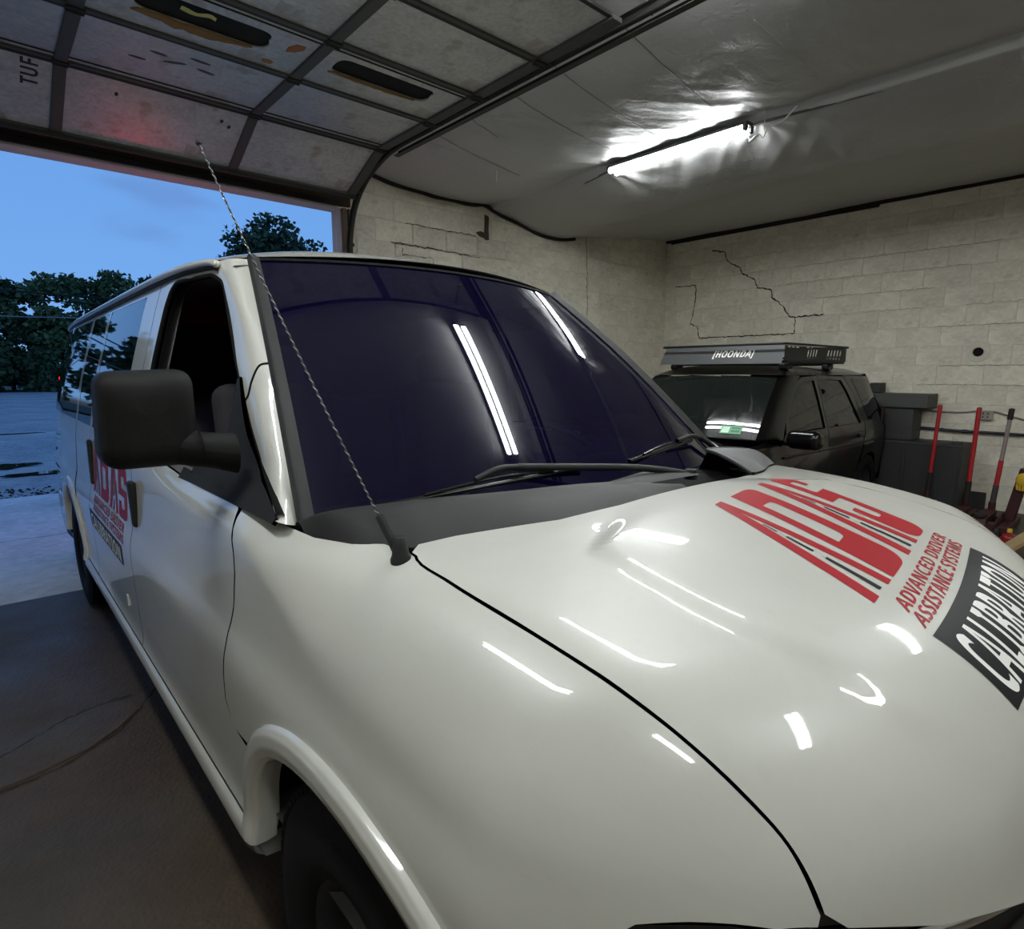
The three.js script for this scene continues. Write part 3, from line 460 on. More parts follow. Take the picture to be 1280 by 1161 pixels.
// ================================================================== the van: body surfaces (metres; front axle at z = 0, nose towards +z, ground y = 0)
const sideProfile = table([[0.30, 0.93], [0.345, 0.968], [0.372, 0.988], [0.40, 1.004], [0.43, 1.009], [0.455, 1.006], [0.475, 0.995], [0.52, 0.990], [0.62, 0.995], [0.74, 1.001], [0.84, 1.005], [0.885, 1.004], [0.925, 0.998], [0.97, 0.989], [1.02, 0.984], [1.10, 0.980], [1.20, 0.974], [1.27, 0.963], [1.36, 0.948]]);
const taper = table([[-5.4, 0.065], [-5.2, 0.03], [-4.9, 0.012], [-4.4, 0], [0.1, 0], [0.3, 0.008], [0.5, 0.03], [0.62, 0.055], [0.78, 0.1]]);
const inset = (y, z) => 0.07 * sstep(-1.7, -0.95, z) * (1 - sstep(-0.42, -0.12, z)) * sstep(1.17, 1.36, y);   // the glasshouse narrows towards the windscreen
const xSide = (y, z) => sideProfile(y) - taper(z) - inset(y, z);
const hoodMid = table([[-0.7, 1.35], [-0.55, 1.325], [-0.3, 1.29], [-0.1, 1.272], [0.1, 1.262], [0.3, 1.243], [0.5, 1.207], [0.65, 1.17], [0.85, 1.115]]);
const domeEdge = table([[0.15, 0.535], [0.3, 0.56], [0.45, 0.57], [0.6, 0.535], [0.78, 0.44]]);
const dome = (x, z) => { const k = Math.min(1, (Math.abs(x) / 0.54) ** 2), zr = 0.075 + 0.125 * k, w = 0.045 + 0.2 * (1 - k) ** 2; return 0.012 * (1 - sstep(-0.032, 0.032, Math.abs(x) - domeEdge(z))) * sstep(zr - w / 2, zr + w / 2, z); };
const yHood = (x, z) => hoodMid(z) - 0.036 * (x / 0.8) ** 2 + dome(x, z);
const zNose = (x, y) => 0.875 - 0.22 * (x / 0.8) ** 2 + 0.12 * (1.0 - y);
const rfOf = table([[-0.7, 0.06], [-0.5, 0.075], [-0.3, 0.12], [-0.1, 0.18], [0.1, 0.2], [0.9, 0.2]]);
function clipF(x, y, z) {
  const RF = rfOf(z);
  const a = Math.abs(x) - xSide(y, z) + RF, b = y - yHood(x, z) + RF, c = z - zNose(x, y) + RF;
  if (a <= 0 && b <= 0 && c <= 0) return Math.max(a, b, c) - RF;
  return Math.hypot(Math.max(a, 0), Math.max(b, 0), Math.max(c, 0)) - RF;
}
const yTop = (x, z) => solve((y) => clipF(x, y, z), 0.6, 1.5);          // height of hood or fender top at (x, z)
const zFront = (x, y) => solve((z) => clipF(x, y, z), 0.2, 1.2);
const xOut = (y, z) => solve((x) => clipF(x, y, z), 0.45, 1.2);          // half width of the fender at (y, z)
const sideGlass = table([[1.20, 0.974], [1.27, 0.964], [1.5, 0.924], [1.8, 0.846], [1.86, 0.828], [1.95, 0.80]]);
const xGlass = (y, z) => sideGlass(y) - taper(Math.min(z, 0)) - inset(y, z);

// ------------------------------------------------------------------ the printed lettering
const decalCache = {};
function decalMat(kind) {
  if (decalCache[kind]) return decalCache[kind];
  const red = '#98121d', tex = kind === 'big' ? canvasTex(1024, 1024, (x, w, h) => {
    x.clearRect(0, 0, w, h); const P = (pts) => { x.beginPath(); pts.forEach(([a, b], i) => (i ? x.lineTo(a * w, b * h) : x.moveTo(a * w, b * h))); x.closePath(); x.fill(); };
    const A = (o) => {
      x.fillStyle = red; P([[o, 1], [o + 0.062, 1], [o + 0.128, 0.2], [o + 0.128, 0.0], [o + 0.085, 0.0]]); P([[o + 0.182, 1], [o + 0.232, 1], [o + 0.150, 0.0], [o + 0.115, 0.0], [o + 0.122, 0.15]]);
      x.fillStyle = '#141416'; P([[o + 0.118, 0.40], [o + 0.126, 0.40], [o + 0.127, 0.5], [o + 0.116, 0.5]]); P([[o + 0.115, 0.56], [o + 0.129, 0.56], [o + 0.131, 0.71], [o + 0.112, 0.71]]); P([[o + 0.111, 0.77], [o + 0.132, 0.77], [o + 0.135, 0.99], [o + 0.108, 0.99]]);
    };
    A(0); A(0.545);
    const rr2 = (a, b, c, d, r1, r2) => { x.moveTo(a * w, b * h); x.lineTo((c - r1) * w, b * h); x.quadraticCurveTo(c * w, b * h, c * w, (b + r2) * h); x.lineTo(c * w, (d - r2) * h); x.quadraticCurveTo(c * w, d * h, (c - r1) * w, d * h); x.lineTo(a * w, d * h); x.closePath(); };
    x.fillStyle = red; x.beginPath(); rr2(0.262, 0, 0.505, 1, 0.1, 0.1); x.fill(); x.save(); x.globalCompositeOperation = 'destination-out'; x.beginPath(); rr2(0.322, 0.27, 0.428, 0.76, 0.04, 0.06); x.fill(); x.restore();
    // S as a heavy band
    x.fillStyle = red; x.beginPath(); x.roundRect(0.80 * w, 0, 0.2 * w, h, 70); x.fill(); x.save(); x.globalCompositeOperation = 'destination-out';
    x.beginPath(); x.roundRect(0.868 * w, 0.19 * h, 0.075 * w, 0.24 * h, 26); x.rect(0.93 * w, 0.31 * h, 0.08 * w, 0.12 * h); x.fill(); x.beginPath(); x.roundRect(0.862 * w, 0.57 * h, 0.075 * w, 0.25 * h, 26); x.rect(0.79 * w, 0.57 * h, 0.085 * w, 0.12 * h); x.fill(); x.restore();
  }) : kind === 'small' ? canvasTex(1024, 256, (x, w, h) => {
    x.clearRect(0, 0, w, h); x.fillStyle = red; x.textAlign = 'center'; x.textBaseline = 'alphabetic';
    const line = (s, y, hh) => { x.save(); x.font = 'bold 100px sans-serif'; const m = x.measureText(s).width; x.translate(w / 2, y); x.scale((w * 0.98) / m, hh / 73); x.fillText(s, 0, 0); x.restore(); };
    line('ADVANCED DRIVER', 118, 110); line('ASSISTANCE SYSTEMS', 250, 110);
  }) : canvasTex(1024, 320, (x, w, h) => {
    x.fillStyle = '#101012'; x.fillRect(0, 0, w, h); x.fillStyle = '#e9e9e4'; x.textAlign = 'center'; x.font = 'bold 100px sans-serif'; const m = x.measureText('CALIBRATION').width; x.save(); x.translate(w / 2, h * 0.92); x.scale((w * 0.93) / m, h * 0.76 / 73); x.fillText('CALIBRATION', 0, 0); x.restore();
  });
  tex.anisotropy = 8;
  return (decalCache[kind] = phys('#ffffff', 0.5, 0, { map: tex, transparent: kind !== 'box', specularIntensity: 0.5 }));
}

// ------------------------------------------------------------------ the van: materials
const texDirt = dataTex(512, (u, v) => { const a = fbm(u * 7, v * 7, 5, 7), s = sstep(0.7, 0.85, fbm(u * 30, v * 30, 3, 30)); const k = 1 - 0.03 * (1 - a) - 0.008 * s; return [255 * k, 254 * k, 249 * k]; });
const matPaint = phys('#c9cac5', 0.42, 0, { clearcoat: 1, clearcoatRoughness: 0.035, map: rep(texDirt, 1.2) });
const matPlasticBlack = std('#0c0c0c', 0.55, 0, { bumpMap: rep(texFine, 9), bumpScale: 0.0006 });
const matCowl = phys('#141414', 0.5, 0, { bumpMap: rep(texFine, 9), bumpScale: 0.0008 });
const matMirror = phys('#050505', 0.47, 0, { specularIntensity: 0.55, bumpMap: rep(texFine, 14), bumpScale: 0.0006 });
const matRubber = phys('#060606', 0.85, 0, { specularIntensity: 0.5, bumpMap: rep(texFine, 5), bumpScale: 0.001 });
const matDarkCabin = std('#0c0b0c', 0.95), matLining = std('#77767a', 0.95);
const matSideGlass = phys('#0b0d10', 0.02, 0, { ior: 1.55, specularIntensity: 1, transmission: 0.5, thickness: 0 });
const matDoorGlass = phys('#2b2b2c', 0.02, 0, { ior: 1.5, transmission: 0.95, thickness: 0 });
const matWindshield = phys('#352b86', 0.015, 0, { ior: 1.65, transmission: 0.946, thickness: 0 });
const matChrome = std('#c9c9c9', 0.12, 1);
const matAlloy = std('#26272a', 0.55, 0.5);
const mirrorGeo = (g) => { const h = (g.index ? g.toNonIndexed() : g.clone()); const p = h.attributes.position, n = h.attributes.normal, u = h.attributes.uv; for (const a of [p, n]) for (let i = 0; i < a.count; i++) a.setX(i, -a.getX(i)); const sw = (a, s) => { for (let i = 0; i < a.count; i += 3) for (let k = 0; k < s; k++) { const t = a.array[(i + 1) * s + k]; a.array[(i + 1) * s + k] = a.array[(i + 2) * s + k]; a.array[(i + 2) * s + k] = t; } }; sw(p, 3); sw(n, 3); if (u) sw(u, 2); return h; };

// panels are drawn in (z, y) on the side, in (z, angle) on the fender and in (x, angle) on the bonnet
const xBody = (y, z) => (y < 1.27 ? xSide(y, z) : xGlass(y, z));
const SSide = (z, y) => V(-xBody(y, z), y, z);
const FO = [-0.55, 0.8];
const SFender = (z, th) => { const c = Math.cos(th), s = Math.sin(th), r = solve((q) => clipF(FO[0] - q * c, FO[1] + q * s, z), 0, 0.9); return V(FO[0] - r * c, FO[1] + r * s, z); };
const SHood = (x, ph) => { const c = Math.cos(ph), s = Math.sin(ph), r = solve((q) => clipF(x, 0.75 + q * s, -0.2 + q * c), 0.1, 1.6); return V(x, 0.75 + r * s, -0.2 + r * c); };
const onFenderSide = (z, y) => [z, Math.atan2(y - FO[1], xOut(y, z) + FO[0])];
const onFenderTop = (x, z) => [z, Math.atan2(yTop(x, z) - FO[1], -x + FO[0])];
const onHood = (x, y, z) => [x, Math.atan2(y - 0.75, z + 0.2)];
const uvm = (u, v) => [u, v];

const van = thing('passenger_van', 'long white passenger van with tinted windows and red lettering, standing in the open doorway', 'van');
const both = (name, geo, mat, labels = [], far = name) => [part(van, pnum(van, name), geo, mat, labels[0]), part(van, pnum(van, far), mirrorGeo(Array.isArray(geo) ? merge(geo) : geo), mat, labels[1])];

// bonnet
const cut = [[-0.768, 1.237, -0.063], [-0.81, 1.226, -0.01], [-0.82, 1.215, 0.107], [-0.822, 1.205, 0.201], [-0.816, 1.184, 0.369], [-0.805, 1.160, 0.475], [-0.783, 1.122, 0.555], [-0.758, 1.074, 0.617], [-0.738, 1.031, 0.659], [-0.728, 0.994, 0.681], [-0.72, 0.95, 0.700]];
const cutX = new THREE.CatmullRomCurve3(cut.map((p) => V(...p)), false, 'centripetal').getPoints(48).slice(4).map((p) => [p.x, p.y, p.z]);
{
  const right = cutX.map(([x, y, z]) => onHood(x + 0.003, y, z));
  const rear = [[-0.8, 1.235, -0.035], [-0.77, 1.237, -0.06], [-0.69, 1.242, -0.045], [-0.609, 1.247, -0.017], [-0.468, 1.254, 0.033], [-0.273, 1.261, 0.05], [0, 1.264, 0.052]].map(([x, y, z]) => onHood(x, y, z - 0.004));
  const low = [[-0.69, 0.927, 0.72], [-0.55, 0.885, 0.79], [-0.38, 0.848, 0.844], [-0.2, 0.832, 0.875], [0, 0.828, 0.885]].map(([x, y, z]) => onHood(x, y, z));
  const half = [...rear.slice().reverse(), ...right, ...low];           // from the middle of the rear edge round to the middle of the lower edge
  const poly = [...half, ...half.slice(1, -1).reverse().map(([a, b]) => [-a, b])];
  const hood = part(van, 'bonnet', panel(poly, SHood, 0.02, 0.014, { rim: 0.014, uv: (x, p) => [x, p] }), matPaint, 'white bonnet with a raised middle and printed lettering');
  // print on the bonnet: four corners (upper left, upper right, lower right, lower left as read from the front)
  const decal = (name, tl, tr, br, bl, mat, label) => {
    const c = [tl, tr, br, bl].map((p) => onHood(...p));
    const g = grid((u, v) => { const x = lerp(lerp(c[3][0], c[2][0], u), lerp(c[0][0], c[1][0], u), v), p = lerp(lerp(c[3][1], c[2][1], u), lerp(c[0][1], c[1][1], u), v), e = 2e-3; const q = SHood(x, p), n = SHood(x + e, p).sub(q).cross(SHood(x, p + e).sub(q)).normalize(); return q.addScaledVector(n, 0.0009); }, 36, 36);
    return part(hood, name, g, mat, label);
  };
  decal('lettering', [-0.17, 1.25, 0.20], [0.405, 1.25, 0.108], [0.252, 1.207, 0.535], [-0.300, 1.19, 0.605], decalMat('big'), 'large red letters ADAS with black lane dashes');
  decal('lettering_001', [-0.262, 1.186, 0.618], [0.262, 1.202, 0.548], [0.238, 1.186, 0.612], [-0.296, 1.163, 0.678], decalMat('small'), 'two lines of small red capitals');
  decal('lettering_002', [-0.292, 1.158, 0.688], [0.236, 1.183, 0.626], [0.225, 1.13, 0.742], [-0.262, 1.066, 0.797], decalMat('box'), 'black box with the white word CALIBRATION');
}
// wings with the wheel opening
const archPts = (zc, k = 1, n = 20, dy = 0, lim = 0.62) => { // rounded-square wheel opening, from rear to front
  const out = []; for (let i = 0; i <= n; i++) { const a = Math.PI * (1 - i / n), c = Math.cos(a), s = Math.sin(a), e = 2 / 2.35; out.push([zc + 0.525 * k * Math.sign(c) * Math.abs(c) ** e, 0.40 + dy + 0.485 * k * Math.abs(s) ** e]); } return out; };
{
  const arch = archPts(0).filter(([z, y]) => y >= 0.44);
  const rearCut = [[-0.575, 0.70], [-0.612, 0.76], [-0.600, 0.83], [-0.58, 0.906], [-0.574, 0.946], [-0.548, 1.015], [-0.534, 1.10], [-0.540, 1.15], [-0.563, 1.2]];
  const poly = [
    ...arch.filter(([z, y]) => !(z < 0 && y < 0.70)).map(([z, y]) => onFenderSide(z, y)),
    onFenderSide(0.525, 0.50), onFenderSide(0.56, 0.5), onFenderSide(0.56, 0.66),
    onFenderSide(0.50, 0.78), onFenderSide(0.52, 0.90), onFenderSide(0.56, 0.943), [0.605, Math.atan2(0.953 - FO[1], 0.845 + FO[0])], [0.64, Math.atan2(0.95 - FO[1], 0.805 + FO[0])], [0.672, Math.atan2(0.94 - FO[1], 0.765 + FO[0])], [0.70, Math.atan2(0.938 - FO[1], 0.727 + FO[0])],
    ...cutX.slice().reverse().map(([x, y, z]) => [z, Math.atan2(y - FO[1], -(x - 0.0022) + FO[0])]),
    onFenderTop(-0.806, -0.045), onFenderTop(-0.816, -0.118), onFenderTop(-0.857, -0.176), onFenderTop(-0.880, -0.238), onFenderTop(-0.893, -0.275), onFenderTop(-0.903, -0.34), onFenderTop(-0.92, -0.45), onFenderTop(-0.932, -0.53), onFenderTop(-0.938, -0.588),
    ...rearCut.slice().reverse().map(([z, y]) => onFenderSide(z, y)),
  ];
  both('wing', [panel(poly, SFender, 0.02, 0.045, { rim: 0.02 })], matPaint);
}
// wheel-arch lips: broad rolled flares
function archLip(zc, from = 0, to = 1, out = 0.012) {
  const pts = archPts(zc, 1, 60), prof = [[0.012, -0.006], [0.008, 0.006], [-0.006, 0.013], [-0.03, 0.014], [-0.052, 0.008], [-0.062, -0.004], [-0.064, -0.03], [-0.06, -0.055]];
  const n = 90; return grid((u, v) => { const s = lerp(from, to, v) * (pts.length - 1), i = Math.min(pts.length - 2, Math.floor(s)), f = s - i, z = lerp(pts[i][0], pts[i + 1][0], f), y = lerp(pts[i][1], pts[i + 1][1], f), i0 = Math.max(0, i - 1), i1 = Math.min(pts.length - 1, i + 2); let nz = pts[i1][1] - pts[i0][1], ny = -(pts[i1][0] - pts[i0][0]); const l = Math.hypot(nz, ny); nz /= -l; ny /= -l; const k = u * (prof.length - 1), j = Math.min(prof.length - 2, Math.floor(k)), t = k - j, r = lerp(prof[j][0], prof[j + 1][0], t), o = lerp(prof[j][1], prof[j + 1][1], t); return V(-(xSide(Math.max(0.47, Math.min(1.0, y)), z) + o + 0.004), y + ny * r, z + nz * r); }, 28, n);
}
both('arch_flare', archLip(0, 0.018, 0.98), matPaint); both('arch_flare', archLip(-3.94, 0.018, 0.98), matPaint);
// front doors
const winFront = [[-1.65, 1.29], [-1.652, 1.6], [-1.645, 1.80], [-1.628, 1.865], [-1.595, 1.89], [-1.554, 1.897], [-1.285, 1.892], [-1.207, 1.870], [-1.155, 1.842], [-0.908, 1.599], [-0.744, 1.469], [-0.585, 1.341], [-0.367, 1.264]];
const frontCut = [[-0.462, 0.69], [-0.575, 0.703], [-0.618, 0.757], [-0.607, 0.83], [-0.587, 0.906], [-0.581, 0.946], [-0.555, 1.015], [-0.543, 1.10], [-0.549, 1.15], [-0.572, 1.2], [-0.597, 1.243]];
{
  const lower = [[-1.79, 0.475], [-0.533, 0.475], [-0.531, 0.5], [-0.516, 0.578], [-0.488, 0.648], ...frontCut, [-0.62, 1.253], [-1.16, 1.253], [-1.65, 1.29], [-1.79, 1.29]];
  const frame = [[-1.79, 1.29], ...winFront.slice(0, 9), [-1.19, 1.875], [-1.235, 1.905], [-1.30, 1.925], [-1.79, 1.925]];
  const [d0, d1] = both('front_door', [panel(lower, SSide, 0.03, 0.02, { rim: 0.02 }), panel(frame, SSide, 0.03, 0.02, { rim: 0.02 })], matPaint);
  const glassPoly = [...winFront, [-0.7, 1.257]].map(([z, y]) => [z, y]);
  const gl = panel(glassPoly, (z, y) => V(-xBody(y, z) + 0.018, y, z), 0.05, 0.05, { rim: 0 });
  part(d1, 'window_pane', mirrorGeo(gl), matDoorGlass);
  const sealC = winFront.map(([z, y]) => V(-xBody(y, z) + 0.006, y, z)), seal = tube(sealC, 0.0085, 120, 6, false, 0.2);
  part(d0, 'window_seal', seal, matRubber); part(d1, 'window_seal', mirrorGeo(seal), matRubber);
  // upright pull handle near the rear edge
  const hd = (z, y0, y1) => [rbox(0.026, y1 - y0, 0.05, 0.012, -xSide((y0 + y1) / 2, z) - 0.008, (y0 + y1) / 2, z, 0, 0, 0.03)];
  part(d0, 'door_handle', hd(-1.72, 0.985, 1.165), matPlasticBlack); part(d1, 'door_handle', mirrorGeo(merge(hd(-1.72, 0.985, 1.165))), matPlasticBlack);
}
// rear side: two cargo doors on the right and the long quarter; the far side keeps the same panels
const sideZone = (z0, z1, p0, p1, name, labels) => { // lower panel with its window frame; p0, p1 = window from, to
  const pieces = [[[z1, 0.475], [z0, 0.475], [z0, 1.29], [z1, 1.29]], [[p0, 1.29], [z0, 1.29], [z0, 1.925], [p0, 1.925]], [[p1, 1.885], [p0, 1.885], [p0, 1.925], [p1, 1.925]], [[z1, 1.29], [p1, 1.29], [p1, 1.925], [z1, 1.925]]];
  const made = both(name, pieces.map((p) => panel(p, SSide, 0.06, 0.025, { rim: 0.006 })), matPaint, labels, 'side_panel');
  const r = 0.05, w = [[p1 + r, 1.285], [p0 - r * 0.6, 1.285], [p0 - 0.004, 1.30], [p0 - 0.004, 1.86], [p0 - 0.03, 1.888], [p1 + 0.03, 1.888], [p1 + 0.004, 1.86], [p1 + 0.004, 1.31]];
  const g = panel(w, (z, y) => V(-xBody(y, z) + 0.001, y, z), 0.08, 0.06, { rim: 0.01 });
  part(made[0], 'window_pane', g, matSideGlass); part(made[1], 'window_pane', mirrorGeo(g), matSideGlass);
  return made;
};
const cargo = sideZone(-1.797, -2.94, -2.03, -2.90, 'cargo_door', ['cargo door with red and black lettering']);
sideZone(-2.947, -3.55, -2.98, -3.50, 'cargo_door');
{
  const z0 = -3.557, z1 = -5.33, p0 = -3.60, p1 = -5.12, arch = archPts(-3.94).filter(([z, y]) => y >= 0.475);
  const low = [[z0, 0.475], [z0, 0.6], ...[[z0, 1.29], [z1, 1.29], [z1, 0.475], [-4.5, 0.475]]];
  const lowP = [[z0, 1.29], [z1, 1.29], [z1, 0.475], [-4.47, 0.475], ...arch.filter(([z]) => z < z0)];
  const pieces = [lowP, [[p0, 1.29], [z0, 1.29], [z0, 1.925], [p0, 1.925]], [[p1, 1.885], [p0, 1.885], [p0, 1.925], [p1, 1.925]], [[z1, 1.29], [p1, 1.29], [p1, 1.925], [z1, 1.925]]];
  const q = both('rear_quarter', pieces.map((p) => panel(p.slice().reverse(), SSide, 0.06, 0.03, { rim: 0.01 })), matPaint);
  const w = [[p1 + 0.06, 1.285], [p0 - 0.03, 1.285], [p0 - 0.004, 1.30], [p0 - 0.004, 1.86], [p0 - 0.03, 1.888], [p1 + 0.05, 1.888], [p1 + 0.004, 1.84], [p1 + 0.004, 1.33]];
  const g = panel(w, (z, y) => V(-xBody(y, z) + 0.001, y, z), 0.08, 0.06, { rim: 0.01 });
  part(q[0], 'window_pane', g, matSideGlass); part(q[1], 'window_pane', mirrorGeo(g), matSideGlass);
  part(q[0], 'roof_vent_slot', [rbox(0.006, 0.02, 0.1, 0.003, -xBody(0.98, -5.0) - 0.002, 0.98, -5.0)], matPlasticBlack);
  const side2 = rbox(0.012, 0.18, 0.05, 0.006, -xSide(1.09, -2.86) - 0.006, 1.105, -2.86); part(cargo[0], 'door_handle', [rbox(0.022, 0.235, 0.045, 0.01, -xSide(1.1, -2.86) - 0.006, 1.11, -2.86)], matPlasticBlack);
  side2.dispose();
  // lettering on the cargo door
  const dec = (name, z0, z1, y0, y1, mat, label) => part(cargo[0], name, grid((u, v) => { const z = lerp(z0, z1, u), y = lerp(y0, y1, v); return V(-xBody(y, z) - 0.0009, y, z); }, 30, 14), mat, label);
  dec('lettering', -2.84, -1.905, 0.965, 1.185, decalMat('big'), 'large red letters ADAS with black lane dashes');
  dec('lettering_001', -2.80, -1.935, 0.865, 0.955, decalMat('small'), 'two lines of small red capitals');
  dec('lettering_002', -2.95, -2.0, 0.76, 0.852, decalMat('box'), 'black box with the white word CALIBRATION');
}
// sills: rolled lower edge in front of and behind the rear wheel
for (const [z0, z1] of [[-0.535, -3.44], [-4.46, -5.3]]) both('sill', grid((u, v) => { const a = [[0.47, 0], [0.45, 0], [0.43, 0], [0.405, 0], [0.38, 0], [0.355, 0], [0.335, -0.01], [0.33, -0.05], [0.335, -0.11]], k = u * 8, j = Math.min(7, Math.floor(k)), t = k - j, y = lerp(a[j][0], a[j + 1][0], t), o = lerp(a[j][1], a[j + 1][1], t), z = lerp(z0, z1, v); return V(-(xSide(Math.max(y, 0.34), z) + o), y, z); }, 24, 20), matPaint);
both('fuel_flap', [rbox(0.008, 0.05, 0.022, 0.003, -xSide(0.6, -2.03) - 0.002, 0.6, -2.03)], matPaint);   // jack-point cover seen as a pale sliver low on the door

// windscreen and pillars
const wsW = (t) => lerp(0.878, 0.69, t);
const wsP = (x, t, o = 0) => { const w = wsW(t), b = lerp(0.20, 0.12, t), k = x / w; return V(x, 1.235 + 0.70 * t + 0.03 * Math.sin(Math.PI * t) + 0.02 * t * (1 - k * k), -0.37 - 0.78 * t + b * (1 - k * k) + o); };
part(van, 'windscreen', grid((u, v) => wsP(lerp(-1, 1, u) * wsW(v), v), 40, 30), matWindshield, 'dark violet tinted windscreen');
{
  const edge = (sx) => Array.from({ length: 15 }, (_, i) => { const t = i / 14; return wsP(sx * wsW(t), t); });
  // black moulding along the glass
  const band = grid((u, v) => { const t = v, w = wsW(t), p = wsP(-w + lerp(0.024, -0.012, u), t); return p.add(V(-0.012 * Math.sin(u * Math.PI), 0.012 * Math.sin(u * Math.PI) + 0.003, 0.012 * Math.sin(u * Math.PI) + 0.004)); }, 8, 30);
  both('windscreen_moulding', band, matPlasticBlack);
  part(van, 'windscreen_header', grid((u, v) => wsP(lerp(-0.69, 0.69, u), lerp(0.988, 1.004, v)).add(V(0, 0.003, 0.003)), 40, 3), matRubber);
  const sideEdge = [[-0.37, 1.255], [-0.585, 1.341], [-0.744, 1.469], [-0.908, 1.599], [-1.03, 1.72], [-1.155, 1.842], [-1.19, 1.875], [-1.235, 1.905], [-1.29, 1.928]];
  const sidePt = (t) => { const k = t * 8, i = Math.min(7, Math.floor(k)), f = k - i, z = lerp(sideEdge[i][0], sideEdge[i + 1][0], f), y = lerp(sideEdge[i][1], sideEdge[i + 1][1], f); return V(-xGlass(y, z), y, z); };
  const pil = grid((u, v) => { const w = wsW(v), a = wsP(-w - 0.008, v), b = sidePt(v), p = a.lerp(b, u), s = Math.sin(Math.PI * u); return p.add(V(-0.012 * s, 0.004 * s, 0.026 * s)); }, 14, 40);
  both('windscreen_pillar', pil, matPaint);
  const groove = tube([pilAt(pil, 0.02, 0.47), pilAt(pil, 0.3, 0.42), pilAt(pil, 0.55, 0.36), pilAt(pil, 0.8, 0.30), pilAt(pil, 0.98, 0.27)].map((p) => p.add(V(-0.001, 0.001, 0.001))), 0.0028, 30, 5);
  both('pillar_joint', groove, matRubber);
}
function pilAt(g, u, v) { const nx = 14, ny = 40, i = Math.round(u * nx), j = Math.round(v * ny), p = g.attributes.position; return V().fromBufferAttribute(p, j * (nx + 1) + i); }
// roof and gutters
{
  const zr = table([[-1, -1.02], [-0.9, -1.10], [-0.82, -1.155], [0, -1.03], [0.82, -1.155], [0.9, -1.10], [1, -1.02]]);
  const roofP = (k, v) => { // k across -1..1, v 0 front .. 1 rear
    const z = lerp(-1.155 + 0.125 * (1 - Math.min(1, (k / 0.91) ** 2)) - Math.max(0, Math.abs(k) - 0.91) * 1.1, -5.33, v), front = 1 - sstep(0, 0.09, v), x = k * xGlass(1.905, z), w = Math.pow(Math.max(0, 1 - Math.abs(k) ** 2.3), 0.6);
    const y0 = 1.948 + 0.03 * (1 - (k / 0.84) ** 2), y1 = 1.925 + 0.128 * w; const rear = sstep(0.94, 1, v);
    return V(x * (1 - 0.02 * rear), lerp(lerp(y1, Math.min(y0, y1 + 0.01), front), 1.9, 0.5 * rear), z); };
  part(van, 'roof', grid((u, v) => roofP(lerp(-1, 1, u), v * v * 0.6 + v * 0.4), 60, 60, (u, v, q) => [q.x, q.z]), matPaint);
  const gut = [[-1.22, 1.92], [-1.26, 1.929], [-1.36, 1.933], [-1.5, 1.934], [-1.8, 1.934], [-2.7, 1.934], [-4.3, 1.928], [-5.1, 1.922], [-5.32, 1.9]].map(([z, y]) => V(-xGlass(1.9, z) - 0.008 + 0.02 * sstep(-5, -5.32, z), y, z));
  both('roof_gutter', [tube(gut, 0.0125, 120, 8, false, 0.4), T(new THREE.SphereGeometry(0.0125, 10, 8), ...gut[0].toArray())], matPaint);
  both('gutter_groove', [tube(gut.map((p) => p.clone().add(V(0.006, -0.016, 0.0))), 0.007, 120, 6, false, 0.4)], matPlasticBlack);
}
// tail: rear doors, lamps, bumper
{
  const rear = grid((u, v) => { const k = lerp(-1, 1, u), y = lerp(0.5, 1.92, v), x = k * (xBody(y, -5.33) - 0.005), b = 0.05 * (1 - k * k); return V(x, y, -5.34 - b * (0.3 + 0.7 * Math.sin(Math.PI * Math.min(1, v * 0.9)))); }, 24, 30);
  const tail = part(van, 'rear_doors', rear, matPaint);
  part(tail, 'rear_glass', grid((u, v) => V(lerp(-0.72, 0.72, u), lerp(1.25, 1.8, v), -5.405 - 0.02 * Math.sin(u * Math.PI)), 10, 4), matSideGlass);
  const lensRed = std('#a01414', 0.2, 0, { emissive: '#ff1808', emissiveIntensity: 3.2 }), lensAmber = std('#c06018', 0.2, 0, { emissive: '#ff9020', emissiveIntensity: 4.5 });
  both('tail_lamp', rbox(0.05, 0.19, 0.05, 0.02, -0.855, 1.45, -5.345), lensRed); both('tail_lamp', rbox(0.05, 0.09, 0.05, 0.02, -0.885, 1.285, -5.345), lensRed);
  both('tail_lamp_amber', [rbox(0.05, 0.06, 0.05, 0.02, -0.876, 1.345, -5.347)], lensAmber);
  const ch = part(van, 'brake_light', rbox(0.36, 0.04, 0.045, 0.014, 0, 1.885, -5.425), std('#b01010', 0.2, 0, { emissive: '#ff1a10', emissiveIntensity: 40 }), 'lit red brake light above the rear doors');
  ch.castShadow = false;
  const l = new THREE.RectAreaLight('#ff2014', 4, 0.34, 0.04); l.name = 'brake_glow'; l.position.set(0, 1.908, -5.425); l.rotation.x = Math.PI / 2; van.add(l);
  part(van, 'rear_bumper', rbox(1.94, 0.2, 0.16, 0.05, 0, 0.5, -5.42), matChrome);
}
